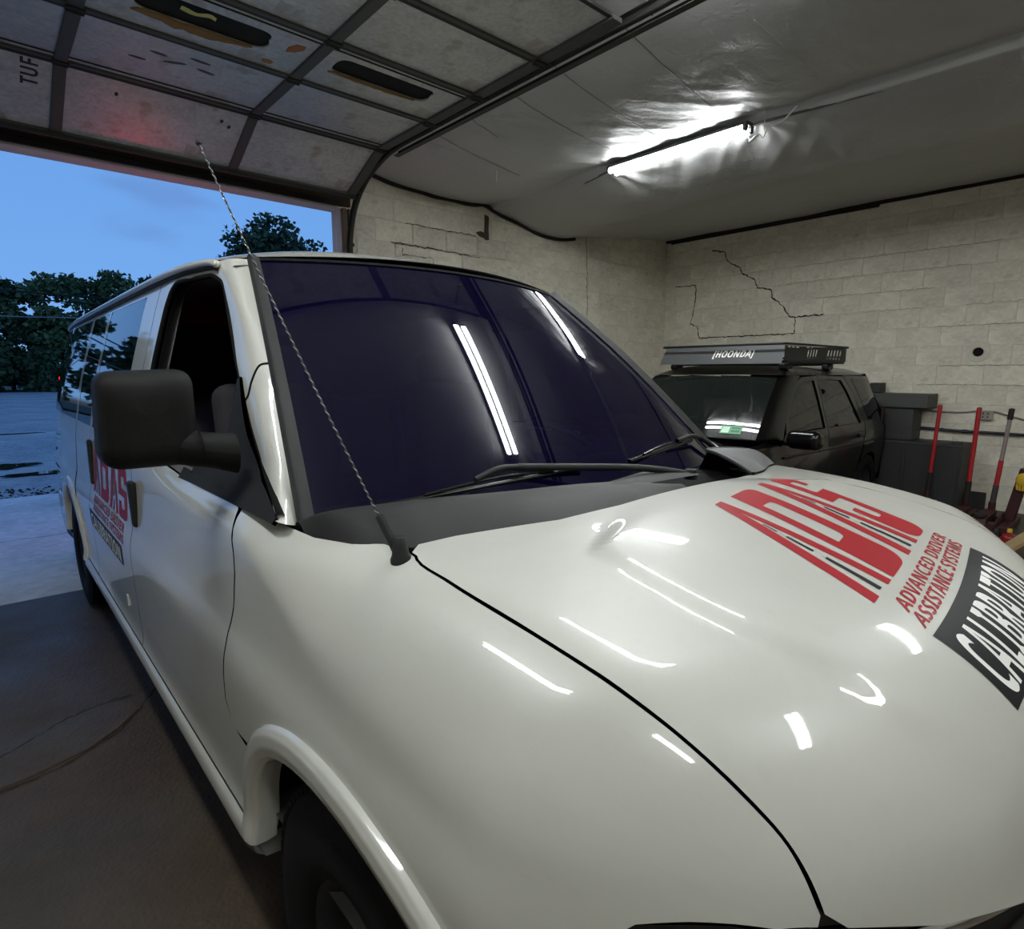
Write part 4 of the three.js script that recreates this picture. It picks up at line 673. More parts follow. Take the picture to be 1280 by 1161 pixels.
// cowl: the black trough between glass and bonnet
{
  const rearEdge = table([[-0.90, -0.33], [-0.885, -0.26], [-0.857, -0.176], [-0.816, -0.118], [-0.76, -0.07], [-0.69, -0.05], [-0.609, -0.022], [-0.468, 0.028], [-0.273, 0.046], [0, 0.048]]);
  const edgeZ = (x) => rearEdge(-Math.abs(x));
  const yE = (x) => { const a = Math.abs(x); return a > 0.78 ? lerp(1.236, 1.222, (a - 0.78) / 0.12) : lerp(1.262, 1.234, (a / 0.78) ** 2); };
  // front shell rises from the bonnet's edge to a ridge, then drops into the wiper trough
  const ridgeY = table([[-0.897, 1.25], [-0.87, 1.272], [-0.82, 1.286], [-0.7, 1.294], [-0.5, 1.296], [-0.3, 1.293], [-0.15, 1.284], [0.02, 1.272]]);
  const shell = grid((u, v) => { const x = lerp(-0.897, 0.02, u), ze = edgeZ(x), gl = wsP(Math.max(-0.86, x), 0).z, e = sstep(-0.15, 0.02, x), w = Math.max(0.05, (ze - gl)), zr = ze - lerp(0.6 * w, 0.03, e), y0 = yE(x) - 0.006, yr = ridgeY(x);
    if (v < 0.7) { const t = v / 0.7; return V(x, lerp(y0, yr, Math.sin(t * Math.PI / 2) ** 0.85), lerp(ze + 0.006, zr, t)); }
    const t = (v - 0.7) / 0.3; return V(x, lerp(yr, 1.215, t ** 1.5), zr - 0.03 * Math.sqrt(t)); }, 90, 30);
  part(van, 'cowl_panel', shell, matCowl, 'curved black cowl panel below the windscreen');
  const trough = grid((u, v) => { const x = lerp(-0.84, 0.84, u), g = wsP(x, 0.0); return V(x, lerp(1.205, g.y - 0.004, v), lerp(edgeZ(x) - 0.09, g.z + 0.004, v)); }, 40, 4);
  part(van, 'wiper_trough', trough, matRubber);
  // far end: raised air intake with a ribbed grille, and the bridge towards it
  const IX = (u, v) => { const xa = lerp(0.10, 0.79, u), xb = lerp(0.34, 0.76, u), w = sstep(0, 1, v); return V(lerp(xa, xb, v), lerp(yE(xa) + 0.004, 1.283 + 0.016 * Math.sin(Math.PI * u), Math.sin(v * Math.PI / 2) ** 0.9), lerp(edgeZ(xa) + 0.004, lerp(-0.215, -0.16, u), v)); };
  const ridgeMat = std('#565656', 0.5);
  const intake = part(van, 'air_intake', [grid((u, v) => IX(lerp(0.42, 1, u), v), 30, 14), grid((u, v) => { const p = IX(lerp(0.42, 1, u), 1); return p.add(V(0.01 * v, -0.075 * v, -0.04 * v)); }, 20, 4)], matRubber, 'black air intake with a ribbed grille');
  for (let i = 0; i < 27; i++) { const u = lerp(0.44, 0.985, i / 26); part(intake, 'rib' + (i ? '_' + String(i).padStart(3, '0') : ''), tube([0, 0.25, 0.5, 0.75, 1].map((v) => IX(u, v).add(V(0, 0.0022, 0))), 0.0042, 10, 5), ridgeMat); }
  part(van, 'intake_rim', [tube([IX(0.41, 0).add(V(0, 0.002, 0)), IX(0.40, 0.3).add(V(0, 0.004, 0)), IX(0.40, 0.7).add(V(0, 0.004, 0)), IX(0.42, 1).add(V(0, 0.003, 0)), IX(0.6, 1.02).add(V(0, 0.002, 0)), IX(0.8, 1.02).add(V(0, 0.002, 0)), IX(1, 1)], 0.0075, 60, 8)], std('#343434', 0.45));
  part(van, 'cowl_bridge', grid((u, v) => { const x = lerp(-0.30, 0.20, u), g = wsP(x, 0), zf = lerp(edgeZ(x) - 0.085, edgeZ(x) - 0.075, u), zb2 = lerp(zf - 0.012, -0.185, u ** 0.7); return V(x, lerp(1.28, 1.272, u) + 0.007 * Math.sin(v * Math.PI), lerp(zf, zb2, v)); }, 30, 8), matCowl);
}
// wipers: arm, hook and blade
function wiper(parent, pivot, elbow, tip, b0, b1, label) {
  const w = part(parent, pnum(parent, 'wiper'), [tube([pivot, V(...pivot).lerp(V(...elbow), 0.35).add(V(0, 0.012, 0)).toArray(), elbow], 0.0105, 20, 7), tube([elbow, V(...elbow).lerp(V(...tip), 0.5).add(V(0, 0.012, 0.006)).toArray(), tip], 0.009, 20, 6), T(new THREE.CylinderGeometry(0.017, 0.02, 0.03, 14), ...pivot)], matPlasticBlack, label);
  part(w, 'blade', [tube([b0, V(...b0).lerp(V(...b1), 0.5).toArray(), b1], 0.0075, 24, 6), tube([V(...b0).lerp(V(...b1), 0.18).add(V(0, 0.008, 0.004)).toArray(), V(...b0).lerp(V(...b1), 0.5).add(V(0, 0.02, 0.01)).toArray(), V(...b0).lerp(V(...b1), 0.82).add(V(0, 0.008, 0.004)).toArray()], 0.0045, 24, 6)], std('#1a1a1a', 0.22));
}
{
  const P = (x, t, h = 0.02) => { const p = wsP(x, t); return [p.x, p.y + h * 0.72, p.z + h * 0.7]; };
  wiper(van, [0.20, 1.268, -0.06], P(-0.33, 0.088, 0.022), P(-0.47, 0.062, 0.026), P(-0.715, 0.022, 0.014), P(-0.105, 0.070, 0.014), 'wiper lying along the glass on the near side');
  wiper(van, [0.84, 1.24, -0.33], P(0.74, 0.075, 0.03), P(0.47, 0.092, 0.028), P(0.105, 0.066, 0.014), P(0.66, 0.085, 0.014), 'wiper on the far side by the air intake');
}
// antenna
{
  const b = V(-0.826, 1.222, -0.038), tip = V(-0.985, 2.06, -0.556), a = part(van, 'antenna', [T(lathe([[0, 0.046], [0.011, 0.046], [0.014, 0.03], [0.0165, 0.012], [0.02, 0.004], [0.0205, -0.004], [0, -0.004]], 20), b.x, b.y, b.z, 0, 0, 0.06)], matPlasticBlack, 'whip antenna on a black rubber base');
  const dir = tip.clone().sub(b).normalize(), mid = (t, o) => b.clone().lerp(tip, t).add(V(0, -o, o * 0.3)), pts = [0.03, 0.2, 0.4, 0.6, 0.8, 1].map((t) => mid(t, 0.018 * Math.sin(Math.PI * t)));
  part(a, 'collar', rod(b.clone().addScaledVector(dir, 0.02).toArray(), b.clone().addScaledVector(dir, 0.095).toArray(), 0.0085, 12), matPlasticBlack);
  const c = new THREE.CatmullRomCurve3(pts); part(a, 'mast', new THREE.TubeGeometry(c, 60, 0.0019, 8), std('#2b2b2b', 0.5, 0.4));
  const helix = []; for (let i = 0; i <= 520; i++) { const t = 0.09 + 0.9 * i / 520, p = c.getPoint(t), an = i * Math.PI / 5.5; helix.push(p.add(V(Math.cos(an) * 0.0019, 0, Math.sin(an) * 0.0019))); }
  part(a, 'coil', new THREE.TubeGeometry(new THREE.CatmullRomCurve3(helix), 900, 0.0008, 4), std('#b9b9b9', 0.3, 0.9), 'bright spiral wire wound round the mast');
  part(a, 'tip', T(new THREE.SphereGeometry(0.0065, 12, 8), ...tip.toArray()), matPlasticBlack);
}
// door mirrors
{
  const z0 = -0.70, sh = new THREE.Shape(); const x0 = -1.2, x1 = -1.003, y0 = 1.352, y1 = 1.583, r = 0.045;
  sh.moveTo(x0 + r, y0); sh.lineTo(x1 - r * 0.4, y0); sh.quadraticCurveTo(x1, y0, x1, y0 + r * 0.5); sh.lineTo(x1, y1 - r); sh.quadraticCurveTo(x1, y1, x1 - r, y1 - 0.002); sh.lineTo(x0 + r, y1 - 0.006); sh.quadraticCurveTo(x0, y1 - 0.006, x0, y1 - r); sh.lineTo(x0 - 0.004, y0 + r); sh.quadraticCurveTo(x0, y0, x0 + r, y0);
  const pl = sh.getPoints(12).map((p) => [p.x, p.y]), cx = (x0 + x1) / 2, cy = (y0 + y1) / 2;
  // domed shell: rim at the glass (rear), rounded towards the front
  const shell = grid((u, v) => { const k = u * (pl.length - 1), i = Math.min(pl.length - 2, Math.floor(k)), t = k - i, x = lerp(pl[i][0], pl[i + 1][0], t), y = lerp(pl[i][1], pl[i + 1][1], t), a = v * Math.PI / 2, s = v < 0.45 ? 1 : Math.cos((v - 0.45) / 0.55 * Math.PI / 2) ** 0.36, zz = v < 0.45 ? v / 0.45 * 0.05 : 0.05 + 0.055 * Math.sin((v - 0.45) / 0.55 * Math.PI / 2); return V(cx + (x - cx) * s, cy + (y - cy) * s, z0 - 0.045 + zz); }, 96, 24);
  const glass = T(new THREE.ShapeGeometry(sh, 12), 0, 0, z0 - 0.044);
  const arm = grid((u, v) => { const a = u * Math.PI * 2, x = lerp(-1.06, -0.93, v), k = 1 + 0.35 * Math.max(0, v - 0.6); return V(x, lerp(1.40, 1.375, v) + 0.044 * k * Math.sin(a), z0 + 0.02 + lerp(0, 0.04, v) + 0.036 * k * Math.cos(a)); }, 24, 10);
  const sail = panel([[-1.08, 1.27], [-0.366, 1.26], [-0.545, 1.313], [-0.683, 1.415], [-0.75, 1.482], [-0.829, 1.562], [-0.85, 1.553], [-0.843, 1.48], [-0.885, 1.39], [-1.08, 1.37]], (z, y) => V(-xBody(y, z) - 0.003 - 0.012 * sstep(0.25, 0.0, Math.abs(z + 0.7)) * sstep(1.27, 1.36, y), y, z), 0.03, 0.03, { rim: 0.02 });
  const lower = panel([[-1.16, 1.248], [-0.372, 1.248], [-0.366, 1.262], [-1.08, 1.276], [-1.16, 1.28]], (z, y) => V(-xBody(y, z) - 0.003, y, z), 0.03, 0.02, { rim: 0.01 });
  part(van, 'sail_panel', mirrorGeo(merge([sail, lower])), std('#090909', 0.8));
  for (const [m, f] of [[part(van, 'door_mirror', shell, matMirror, 'big black door mirror on a thick arm'), (g) => g]]) {
    part(m, 'mirror_glass', f(glass), std('#c8ccd0', 0.03, 1)); part(m, 'mirror_arm', f(arm), matMirror); part(m, 'sail_panel', f(merge([sail, lower])), std('#090909', 0.8));
    part(m, 'arm_joint', f(T(new THREE.TorusGeometry(0.0415, 0.0022, 6, 32), -1.005, 1.392, z0 + 0.035, 0, Math.PI / 2, 0)), matRubber);
  }
}
// wheels
{
  const R = 0.392, W = 0.245;
  const tireG = T(lathe([[0.205, -0.095], [0.215, -0.112], [0.25, -0.122], [0.30, -0.124], [0.345, -0.117], [0.37, -0.106], [0.381, -0.094], [0.384, -0.07], [0.385, 0], [0.384, 0.07], [0.381, 0.094], [0.37, 0.106], [0.345, 0.117], [0.30, 0.124], [0.25, 0.122], [0.215, 0.112], [0.205, 0.095]], 80), 0, 0, 0, 0, 0, Math.PI / 2);
  const lugs = []; for (let i = 0; i < 72; i++) { const a = i / 72 * Math.PI * 2; for (const [x, w, o] of [[-0.088, 0.036, 0], [-0.042, 0.034, 0.5], [0.0, 0.03, 0], [0.042, 0.034, 0.5], [0.088, 0.036, 0]]) { const g = new THREE.BoxGeometry(w, 0.014, 0.0255); g.translate(x, R - 0.008 - Math.max(0, Math.abs(x) - 0.07) * 0.25, 0); g.rotateX(a + o * Math.PI * 2 / 72); lugs.push(g); } }
  const tread = merge(lugs);
  const rimG = T(lathe([[0.0, -0.055], [0.05, -0.055], [0.058, -0.045], [0.075, -0.02], [0.13, -0.008], [0.165, -0.03], [0.178, -0.07], [0.196, -0.092], [0.209, -0.1], [0.212, -0.094], [0.2, -0.085], [0.185, -0.06], [0.185, 0.08], [0.2, 0.1], [0.21, 0.1]], 56), 0, 0, 0, 0, 0, -Math.PI / 2);
  const slots = []; for (let i = 0; i < 8; i++) { const a = i / 8 * Math.PI * 2; slots.push(T(new THREE.CylinderGeometry(0.018, 0.018, 0.012, 16), 0.022, 0.148 * Math.cos(a), 0.148 * Math.sin(a), 0, 0, Math.PI / 2)); }
  const nuts = []; for (let i = 0; i < 8; i++) { const a = (i + 0.5) / 8 * Math.PI * 2; nuts.push(T(new THREE.CylinderGeometry(0.011, 0.012, 0.02, 6), -0.0, 0.083 * Math.cos(a), 0.083 * Math.sin(a), 0, 0, Math.PI / 2)); }
  let k = 0;
  for (const [x, z] of [[-0.863, 0], [0.863, 0], [-0.868, -3.94], [0.868, -3.94]]) {
    const w = new THREE.Group(); w.name = 'wheel' + (k ? '_00' + k : ''); k++; w.position.set(x, 0.397, z); w.rotation.set(0.13 * k, x > 0 ? Math.PI : 0, 0, 'YXZ'); van.add(w);
    part(w, 'tire', tireG, matRubber); part(w, 'tread', tread, matRubber).userData.kind = 'stuff'; part(w, 'rim', rimG, matAlloy); part(w, 'rim_holes', slots.map((g) => g.clone()), matDarkCabin).userData.kind = 'stuff'; part(w, 'wheel_nuts', nuts.map((g) => g.clone()), matAlloy).userData.kind = 'stuff';
  }
  for (const zc of [0, -3.94]) both('wheel_well', grid((u, v) => { const p = archPts(zc, 1.0, 30), k2 = v * 30, i = Math.min(29, Math.floor(k2)), t = k2 - i; return V(lerp(-0.985, -0.55, u), lerp(p[i][1], p[i + 1][1], t) + 0.015 * u, lerp(p[i][0], p[i + 1][0], t)); }, 4, 40), matDarkCabin);
}
// nose: grille, headlamps, bumper (mostly below the picture)
{
  const lamp = panel([onFenderSide(0.44, 0.925), onFenderSide(0.5, 0.785), onFenderSide(0.56, 0.67), [0.60, Math.atan2(0.67 - FO[1], 0.84 + FO[0])], [0.67, Math.atan2(0.70 - FO[1], 0.80 + FO[0])], [0.69, Math.atan2(0.75 - FO[1], 0.76 + FO[0])], [0.69, Math.atan2(0.92 - FO[1], 0.74 + FO[0])], [0.64, Math.atan2(0.944 - FO[1], 0.805 + FO[0])], [0.60, Math.atan2(0.946 - FO[1], 0.85 + FO[0])], [0.555, Math.atan2(0.936 - FO[1], 0.885 + FO[0])]], (z, th) => { const p = SFender(z, th); p.x += 0.004; return p; }, 0.03, 0.06, { rim: 0.03 });
  const [h0, h1] = both('headlamp', lamp, phys('#101010', 0.05, 0, { clearcoat: 1, clearcoatRoughness: 0.02 }));
  const zb = (x, y) => zNose(x, y);
  const grille = part(van, 'grille', [grid((u, v) => { const x = lerp(-0.66, 0.66, u), y = lerp(0.60, 0.80, v); return V(x, y, zb(x, y) - 0.05); }, 24, 4)], matPlasticBlack);
  const slat = (y, r) => tube(Array.from({ length: 15 }, (_, i) => { const x = lerp(-0.69, 0.69, i / 14), yy = y + (y > 0.8 ? 0.075 * (x / 0.69) ** 2 : 0); return V(x, yy, zb(x, yy) - 0.035); }), r, 60, 8);
  part(grille, 'grille_surround', slat(0.805, 0.017), matChrome); part(grille, 'grille_surround_001', slat(0.585, 0.014), matChrome);
  for (const [i, y] of [0.64, 0.70, 0.755].entries()) part(grille, 'slat' + (i ? '_00' + i : ''), slat(y, 0.008), matPlasticBlack);
  part(van, 'front_bumper', grid((u, v) => { const x = lerp(-0.97, 0.97, u), a = lerp(-0.4, Math.PI * 0.6, v), y = 0.47 + 0.1 * Math.sin(a * 1.2); return V(x * (1 - 0.02 * v), lerp(0.36, 0.58, v), zb(Math.min(0.9, Math.abs(x)), 0.5) - 0.07 + 0.07 * Math.sin(v * Math.PI)); }, 40, 10), std('#3a3a3b', 0.6));
  for (const m of [h0, h1]) part(m, 'lamp_bowl', T(new THREE.SphereGeometry(0.06, 20, 12), m === h0 ? -0.77 : 0.77, 0.8, 0.60), matChrome);
}
// cabin
{
  const tubIn = (y) => xBody(y, -2) - 0.03;
  const liner = { push: (...g) => g.forEach((q) => sub(van, 'cabin_lining', q, matLining)) };
  liner.push(grid((u, v) => V(lerp(-0.95, 0.95, u), 0.5, lerp(-5.3, 0.1, v)), 2, 2));
  liner.push(grid((u, v) => V(lerp(-0.75, 0.75, u), 1.905 + 0.06 * (1 - (2 * u - 1) ** 2), lerp(-5.2, -1.12, v)), 8, 2));
  for (const s of [-1, 1]) liner.push(grid((u, v) => { const y = lerp(0.45, 1.265, v); return V(s * (xBody(y, lerp(-5.25, -0.55, u)) - 0.05), y, lerp(-5.25, -0.55, u)); }, 40, 8), grid((u, v) => { const y = lerp(1.26, 1.91, v); return V(s * (xBody(y, lerp(-5.25, -1.66, u)) - 0.06), y, lerp(-5.25, -1.66, u)); }, 40, 6));
  liner.push(grid((u, v) => V(lerp(-0.9, 0.9, u), lerp(0.45, 1.215, v), -0.38 + 0.25 * (1 - (2 * u - 1) ** 2) * 0.6), 10, 3), grid((u, v) => V(lerp(-0.86, 0.86, u) * (v > 0.5 ? 0.84 : 1), lerp(0.45, 1.985, v), -5.2), 4, 8));
  for (const g of [box(0.01, 0.5, 1.15, -0.5, 0.75, 0.02), box(0.01, 0.5, 1.15, 0.5, 0.75, 0.02), box(1.6, 0.01, 1.1, 0, 0.78, 0.05)]) sub(van, 'engine_bay_panel', g, matDarkCabin);
  const dash = part(van, 'dashboard', grid((u, v) => { const x = lerp(-0.86, 0.86, u), g = wsP(Math.max(-0.84, Math.min(0.84, x)), 0.0), hump = x > 0.15 && x < 0.75 ? 0.05 * Math.sin((x - 0.15) / 0.6 * Math.PI) : 0; const pr = [[g.y - 0.02, g.z - 0.02], [1.215, -0.5], [1.2 + hump, -0.66], [1.15 + hump * 0.5, -0.72], [0.95, -0.7], [0.7, -0.6]], k = v * 5, i = Math.min(4, Math.floor(k)), t = k - i; return V(x, lerp(pr[i][0], pr[i + 1][0], t), lerp(pr[i][1], pr[i + 1][1], t)); }, 40, 20), std('#17161a', 0.8), 'dark dashboard');
  const wheelG = new THREE.Group(); wheelG.name = 'steering_wheel'; wheelG.position.set(0.44, 1.235, -0.83); wheelG.rotation.x = -0.95; van.add(wheelG);
  part(wheelG, 'rim', new THREE.TorusGeometry(0.195, 0.0165, 12, 48), std('#0a0a0c', 0.6));
  part(wheelG, 'hub', T(new THREE.SphereGeometry(0.075, 20, 12), 0, -0.01, -0.02, 0, 0, 0, [1.2, 0.85, 0.5]), std('#0d0d10', 0.6)); for (const a of [[-1, 0], [1, 0], [0, -1]]) sub(wheelG, 'spoke', rod([a[0] * 0.18, a[1] * 0.18, 0], [a[0] * 0.05, a[1] * 0.05, -0.01], 0.016), std('#0d0d10', 0.6));
  part(wheelG, 'column', rod([0, 0, -0.02], [0, 0, -0.28], 0.035), matDarkCabin);
  const seatShape = (x, z, nm) => { const s = new THREE.Group(); s.name = pnum(van, nm); s.position.set(x, 0, z); van.add(s); const m = std('#3a383c', 0.95, 0, { bumpMap: rep(texFine, 6), bumpScale: 0.002 }); part(s, 'seat_cushion', rbox(0.52, 0.16, 0.5, 0.06, 0, 0.82, 0), m); part(s, 'backrest', rbox(0.5, 0.66, 0.15, 0.06, 0, 1.2, -0.29, -0.2), m); part(s, 'headrest', rbox(0.27, 0.18, 0.1, 0.045, 0, 1.6, -0.37, -0.15), m); part(s, 'seat_base', box(0.4, 0.28, 0.4, 0, 0.62, 0), matDarkCabin); };
  seatShape(-0.44, -1.35, 'front_seat'); seatShape(0.44, -1.35, 'front_seat');
  for (const z of [-2.5, -3.4]) { const s = new THREE.Group(); s.name = pnum(van, 'bench_seat'); s.position.set(0, 0, z); van.add(s); const m = std('#8a888c', 0.95); part(s, 'seat_cushion', rbox(1.5, 0.16, 0.5, 0.06, 0, 0.82, 0), m); part(s, 'backrest', rbox(1.5, 0.55, 0.14, 0.05, 0, 1.15, -0.28, -0.2), m); }
  part(part(van, 'rear_view_mirror', rbox(0.22, 0.06, 0.025, 0.012, 0, 1.80, -0.98, 0.2), matPlasticBlack), 'stalk', rod([0, 1.82, -0.97], [0, 1.9, -0.95], 0.008), matPlasticBlack);
}

// ================================================================== the dark sport utility vehicle parked nose-in towards the van
const matBlackPaint = phys('#030304', 0.3, 0, { specularIntensity: 0.4, clearcoat: 0.55, clearcoatRoughness: 0.04 });
const matSuvGlass = phys('#101313', 0.02, 0, { ior: 1.52, transmission: 0.6, thickness: 0 });
const matSuvShield = phys('#5d6a66', 0.015, 0, { ior: 1.52, transmission: 0.93, thickness: 0 });
{
  const zc = -2.28, prof = table([[0.2, 0.83], [0.32, 0.86], [0.45, 0.865], [0.62, 0.88], [0.76, 0.893], [0.83, 0.886], [0.88, 0.882], [0.95, 0.882], [1.01, 0.866], [1.2, 0.815], [1.5, 0.727], [1.57, 0.69], [1.63, 0.64]]);
  const plan = (x) => 1 - 0.14 * sstep(3.2, 2.45, x) ** 1.5 - 0.07 * sstep(6.1, 6.75, x);
  const S = (x, y) => V(x, y, zc + prof(y) * plan(x)), flip = (g) => { const h = mirrorGeo(g.clone().applyMatrix4(new THREE.Matrix4().makeRotationY(Math.PI / 2).premultiply(new THREE.Matrix4().makeTranslation(zc, 0, 0)))); return h.applyMatrix4(new THREE.Matrix4().makeTranslation(zc, 0, 0)).applyMatrix4(new THREE.Matrix4().makeRotationY(-Math.PI / 2)); };
  // mirror across the plane z = zc
  const across = (g) => { const h = g.index ? g.toNonIndexed() : g.clone(), p = h.attributes.position, n = h.attributes.normal; for (let i = 0; i < p.count; i++) { p.setZ(i, 2 * zc - p.getZ(i)); n.setZ(i, -n.getZ(i)); } return h; };
  const suv = thing('sport_utility_vehicle', 'shiny black sport utility vehicle with a roof basket, parked against the block wall', 'car');
  const two = (name, geo, mat) => { const g = Array.isArray(geo) ? merge(geo) : geo; return [part(suv, pnum(suv, name), g, mat), part(suv, pnum(suv, name), across(g), mat)]; };
  const P = (poly, o = {}) => panel(poly, o.S ?? S, 0.04, 0.03, { rim: 0.012, side: 1, ...o });
  const arch = (xc, a0 = 0, a1 = 1) => Array.from({ length: 21 }, (_, i) => { const a = Math.PI * (1 - lerp(a0, a1, i / 20)); return [xc + 0.375 * Math.cos(a), 0.33 + 0.36 * Math.sin(a)]; });
  two('front_wing', [P([[2.62, 0.4], ...arch(3.33), [3.83, 0.33], [3.8, 0.93], [3.5, 0.985], [3.0, 0.95], [2.62, 0.875], [2.5, 0.72], [2.52, 0.45]])], matBlackPaint);
  const winF = [[4.02, 1.035], [4.06, 1.17], [4.25, 1.36], [4.40, 1.452], [4.54, 1.485], [4.78, 1.497], [4.80, 1.3], [4.815, 1.04]], winR = [[4.91, 1.035], [4.905, 1.3], [4.90, 1.49], [5.15, 1.503], [5.46, 1.492], [5.57, 1.37], [5.68, 1.2], [5.78, 1.03]];
  const doors = two('front_door', [P([[3.805, 0.33], [4.865, 0.33], [4.865, 1.03], [3.95, 1.03], [3.805, 0.93]]), P([[3.95, 1.03], [4.865, 1.03], [4.865, 1.535], [4.5, 1.53], [4.3, 1.46], [4.1, 1.3], ...[[3.98, 1.12]]].length ? [[4.815, 1.03], [4.865, 1.03], [4.865, 1.54], [4.52, 1.53], [4.36, 1.475], [4.2, 1.36], [4.0, 1.16], [3.95, 1.03], [4.02, 1.035], [4.06, 1.17], [4.25, 1.36], [4.40, 1.452], [4.54, 1.485], [4.78, 1.497]].slice() : [])], matBlackPaint);
  const rdoors = two('rear_door', [P([[4.875, 0.33], [5.62, 0.33], ...arch(6.05, 0, 0.3).slice(0, 9), [5.88, 1.03], [4.875, 1.03]]), P([[4.875, 1.03], [4.91, 1.03], [4.90, 1.49], [5.15, 1.503], [5.46, 1.492], [5.57, 1.37], [5.78, 1.03], [5.88, 1.03], [5.72, 1.32], [5.56, 1.53], [4.875, 1.545]])], matBlackPaint);
  const glass = (poly) => P(poly, { S: (x, y) => S(x, y).add(V(0, 0, -0.012)), rim: 0 });
  for (const [d, w] of [[doors, winF], [rdoors, winR]]) { const g = glass(w); part(d[0], 'window_pane', g, matSuvGlass); part(d[1], 'window_pane', across(g), matSuvGlass); }
  const rearArch = arch(6.05).filter(([x]) => x > 5.78);
  const quarter = two('rear_quarter', [P([[5.89, 1.03], ...rearArch, [6.45, 0.33], [6.66, 0.42], [6.70, 0.74], [6.68, 0.95], [6.52, 1.03]]), P([[5.89, 1.03], [6.52, 1.03], [6.53, 1.15], [6.3, 1.53], [5.57, 1.54], [5.73, 1.32]])], matBlackPaint);
  const qw = P([[6.02, 1.05], [6.42, 1.05], [6.5, 1.18], [6.24, 1.5], [5.76, 1.51], [5.9, 1.28]], { S: (x, y) => S(x, y).add(V(0, 0, 0.003)), rim: 0.004 }); part(quarter[0], 'quarter_glass', qw, matSuvGlass); part(quarter[1], 'quarter_glass', across(qw), matSuvGlass);
  two('belt_moulding', tube(Array.from({ length: 20 }, (_, i) => S(lerp(3.85, 6.66, i / 19), 0.825).add(V(0, 0, 0.004))), 0.012, 60, 6), std('#101010', 0.4));
  two('door_pull', rbox(0.14, 0.035, 0.03, 0.012, 5.72, 0.9, zc + prof(0.9) + 0.008), matBlackPaint);
  // roof, rear, bonnet, front
  part(suv, 'roof', grid((u, v) => { const k = lerp(-1, 1, u), x = lerp(4.10, 6.32, v), w = Math.pow(1 - Math.abs(k) ** 2.6, 0.55), fr = 1 - sstep(0, 0.1, v); return V(x - 0.04 * (1 - k * k) * fr, lerp(1.545, 1.645 - 0.09 * fr - 0.05 * sstep(0.9, 1, v), w) , zc + k * 0.706 * (1 - 0.05 * sstep(0.8, 1, v))); }, 40, 30), matBlackPaint);
  part(suv, 'tailgate', grid((u, v) => { const k = lerp(-1, 1, u), y = lerp(0.3, 1.56, v), x = (y < 0.95 ? 6.72 : lerp(6.69, 6.30, sstep(0.95, 1.58, y))) + 0.02 * (1 - k * k); return V(x, y, zc + k * prof(y) * plan(x - 0.02)); }, 20, 24), matBlackPaint);
  for (const s of [-1, 1]) part(suv, 'tail_lamp' + (s > 0 ? '' : '_001'), rbox(0.09, 0.3, 0.12, 0.03, 6.67, 1.02, zc + s * 0.755), std('#1c0606', 0.2));
  const rs = (k, v) => { const x = lerp(3.44, 4.12, v) - (0.10 - 0.03 * v) * (1 - k * k) + (0.06) * (1 - v) , y = lerp(1.005, 1.535, v) + 0.02 * Math.sin(v * Math.PI); return V(x, y, zc + k * lerp(0.80, 0.672, v)); };
  part(suv, 'windscreen', grid((u, v) => rs(lerp(-1, 1, u), v), 24, 16), matSuvShield);
  two('windscreen_pillar', grid((u, v) => { const a = rs(1, v), t = v * 5, pe = [[3.86, 0.98], [3.99, 1.14], [4.1, 1.26], [4.2, 1.36], [4.36, 1.475], [4.5, 1.54]], i = Math.min(4, Math.floor(t)), f = t - i, b = S(lerp(pe[i][0], pe[i + 1][0], f), lerp(pe[i][1], pe[i + 1][1], f)), s = Math.sin(Math.PI * u); return a.lerp(b, u).add(V(-0.012 * s, 0.008 * s, 0.012 * s)); }, 8, 24), matBlackPaint);
  part(suv, 'bonnet', grid((u, v) => { const k = lerp(-1, 1, u), x = lerp(2.56, 3.50, v) + 0.22 * k * k * (1 - v) + 0.3 * v * k * k * 0.9; return V(x, lerp(0.84, 0.985, Math.sqrt(v)) - 0.05 * k ** 4 - 0.04 * (1 - v) ** 6, zc + k * lerp(0.70, 0.86, v)); }, 24, 16), matBlackPaint);
  const nose = part(suv, 'front_bumper', grid((u, v) => { const k = lerp(-1, 1, u), y = lerp(0.25, 0.83, v); return V(2.47 + 0.24 * k * k + 0.04 * v - 0.03 * Math.sin(v * Math.PI), y, zc + k * 0.77); }, 24, 10), matBlackPaint);
  part(nose, 'radiator_grille', grid((u, v) => V(2.455 + 0.02 * (2 * u - 1) ** 2, lerp(0.66, 0.77, v), zc + lerp(-0.36, 0.36, u)), 10, 2), std('#1d1d1d', 0.6));
  for (const s of [-1, 1]) part(nose, 'headlamp' + (s > 0 ? '' : '_001'), T(new THREE.SphereGeometry(0.1, 20, 12), 2.62, 0.73, zc + s * 0.58, 0, 0, 0, [0.7, 0.6, 1.3]), phys('#9aa0a2', 0.08, 0.3, { clearcoat: 1 }));
  part(suv, 'underbody', box(3.9, 0.25, 1.5, 4.6, 0.38, zc), matDarkCabin); part(suv, 'firewall', box(0.02, 0.5, 1.5, 3.75, 0.73, zc), matDarkCabin);
  { const m = std('#141414', 0.9); sub(suv, 'cabin_floor', box(2.5, 0.02, 1.55, 5.1, 0.55, zc), m); sub(suv, 'dashboard', grid((u, v) => V(lerp(3.55, 3.95, v), 0.985 - 0.05 * v, zc + lerp(-0.78, 0.78, u)), 4, 3), m);
    for (const e of [-0.4, 0.4]) { sub(suv, 'seat_cushion', rbox(0.5, 0.12, 0.5, 0.05, 4.75, 0.7, zc + e), m); sub(suv, 'seat_back', rbox(0.14, 0.62, 0.48, 0.05, 5.02, 1.0, zc + e, 0, 0, -0.2), m); sub(suv, 'headrest', rbox(0.1, 0.16, 0.26, 0.04, 5.1, 1.36, zc + e), m); } }
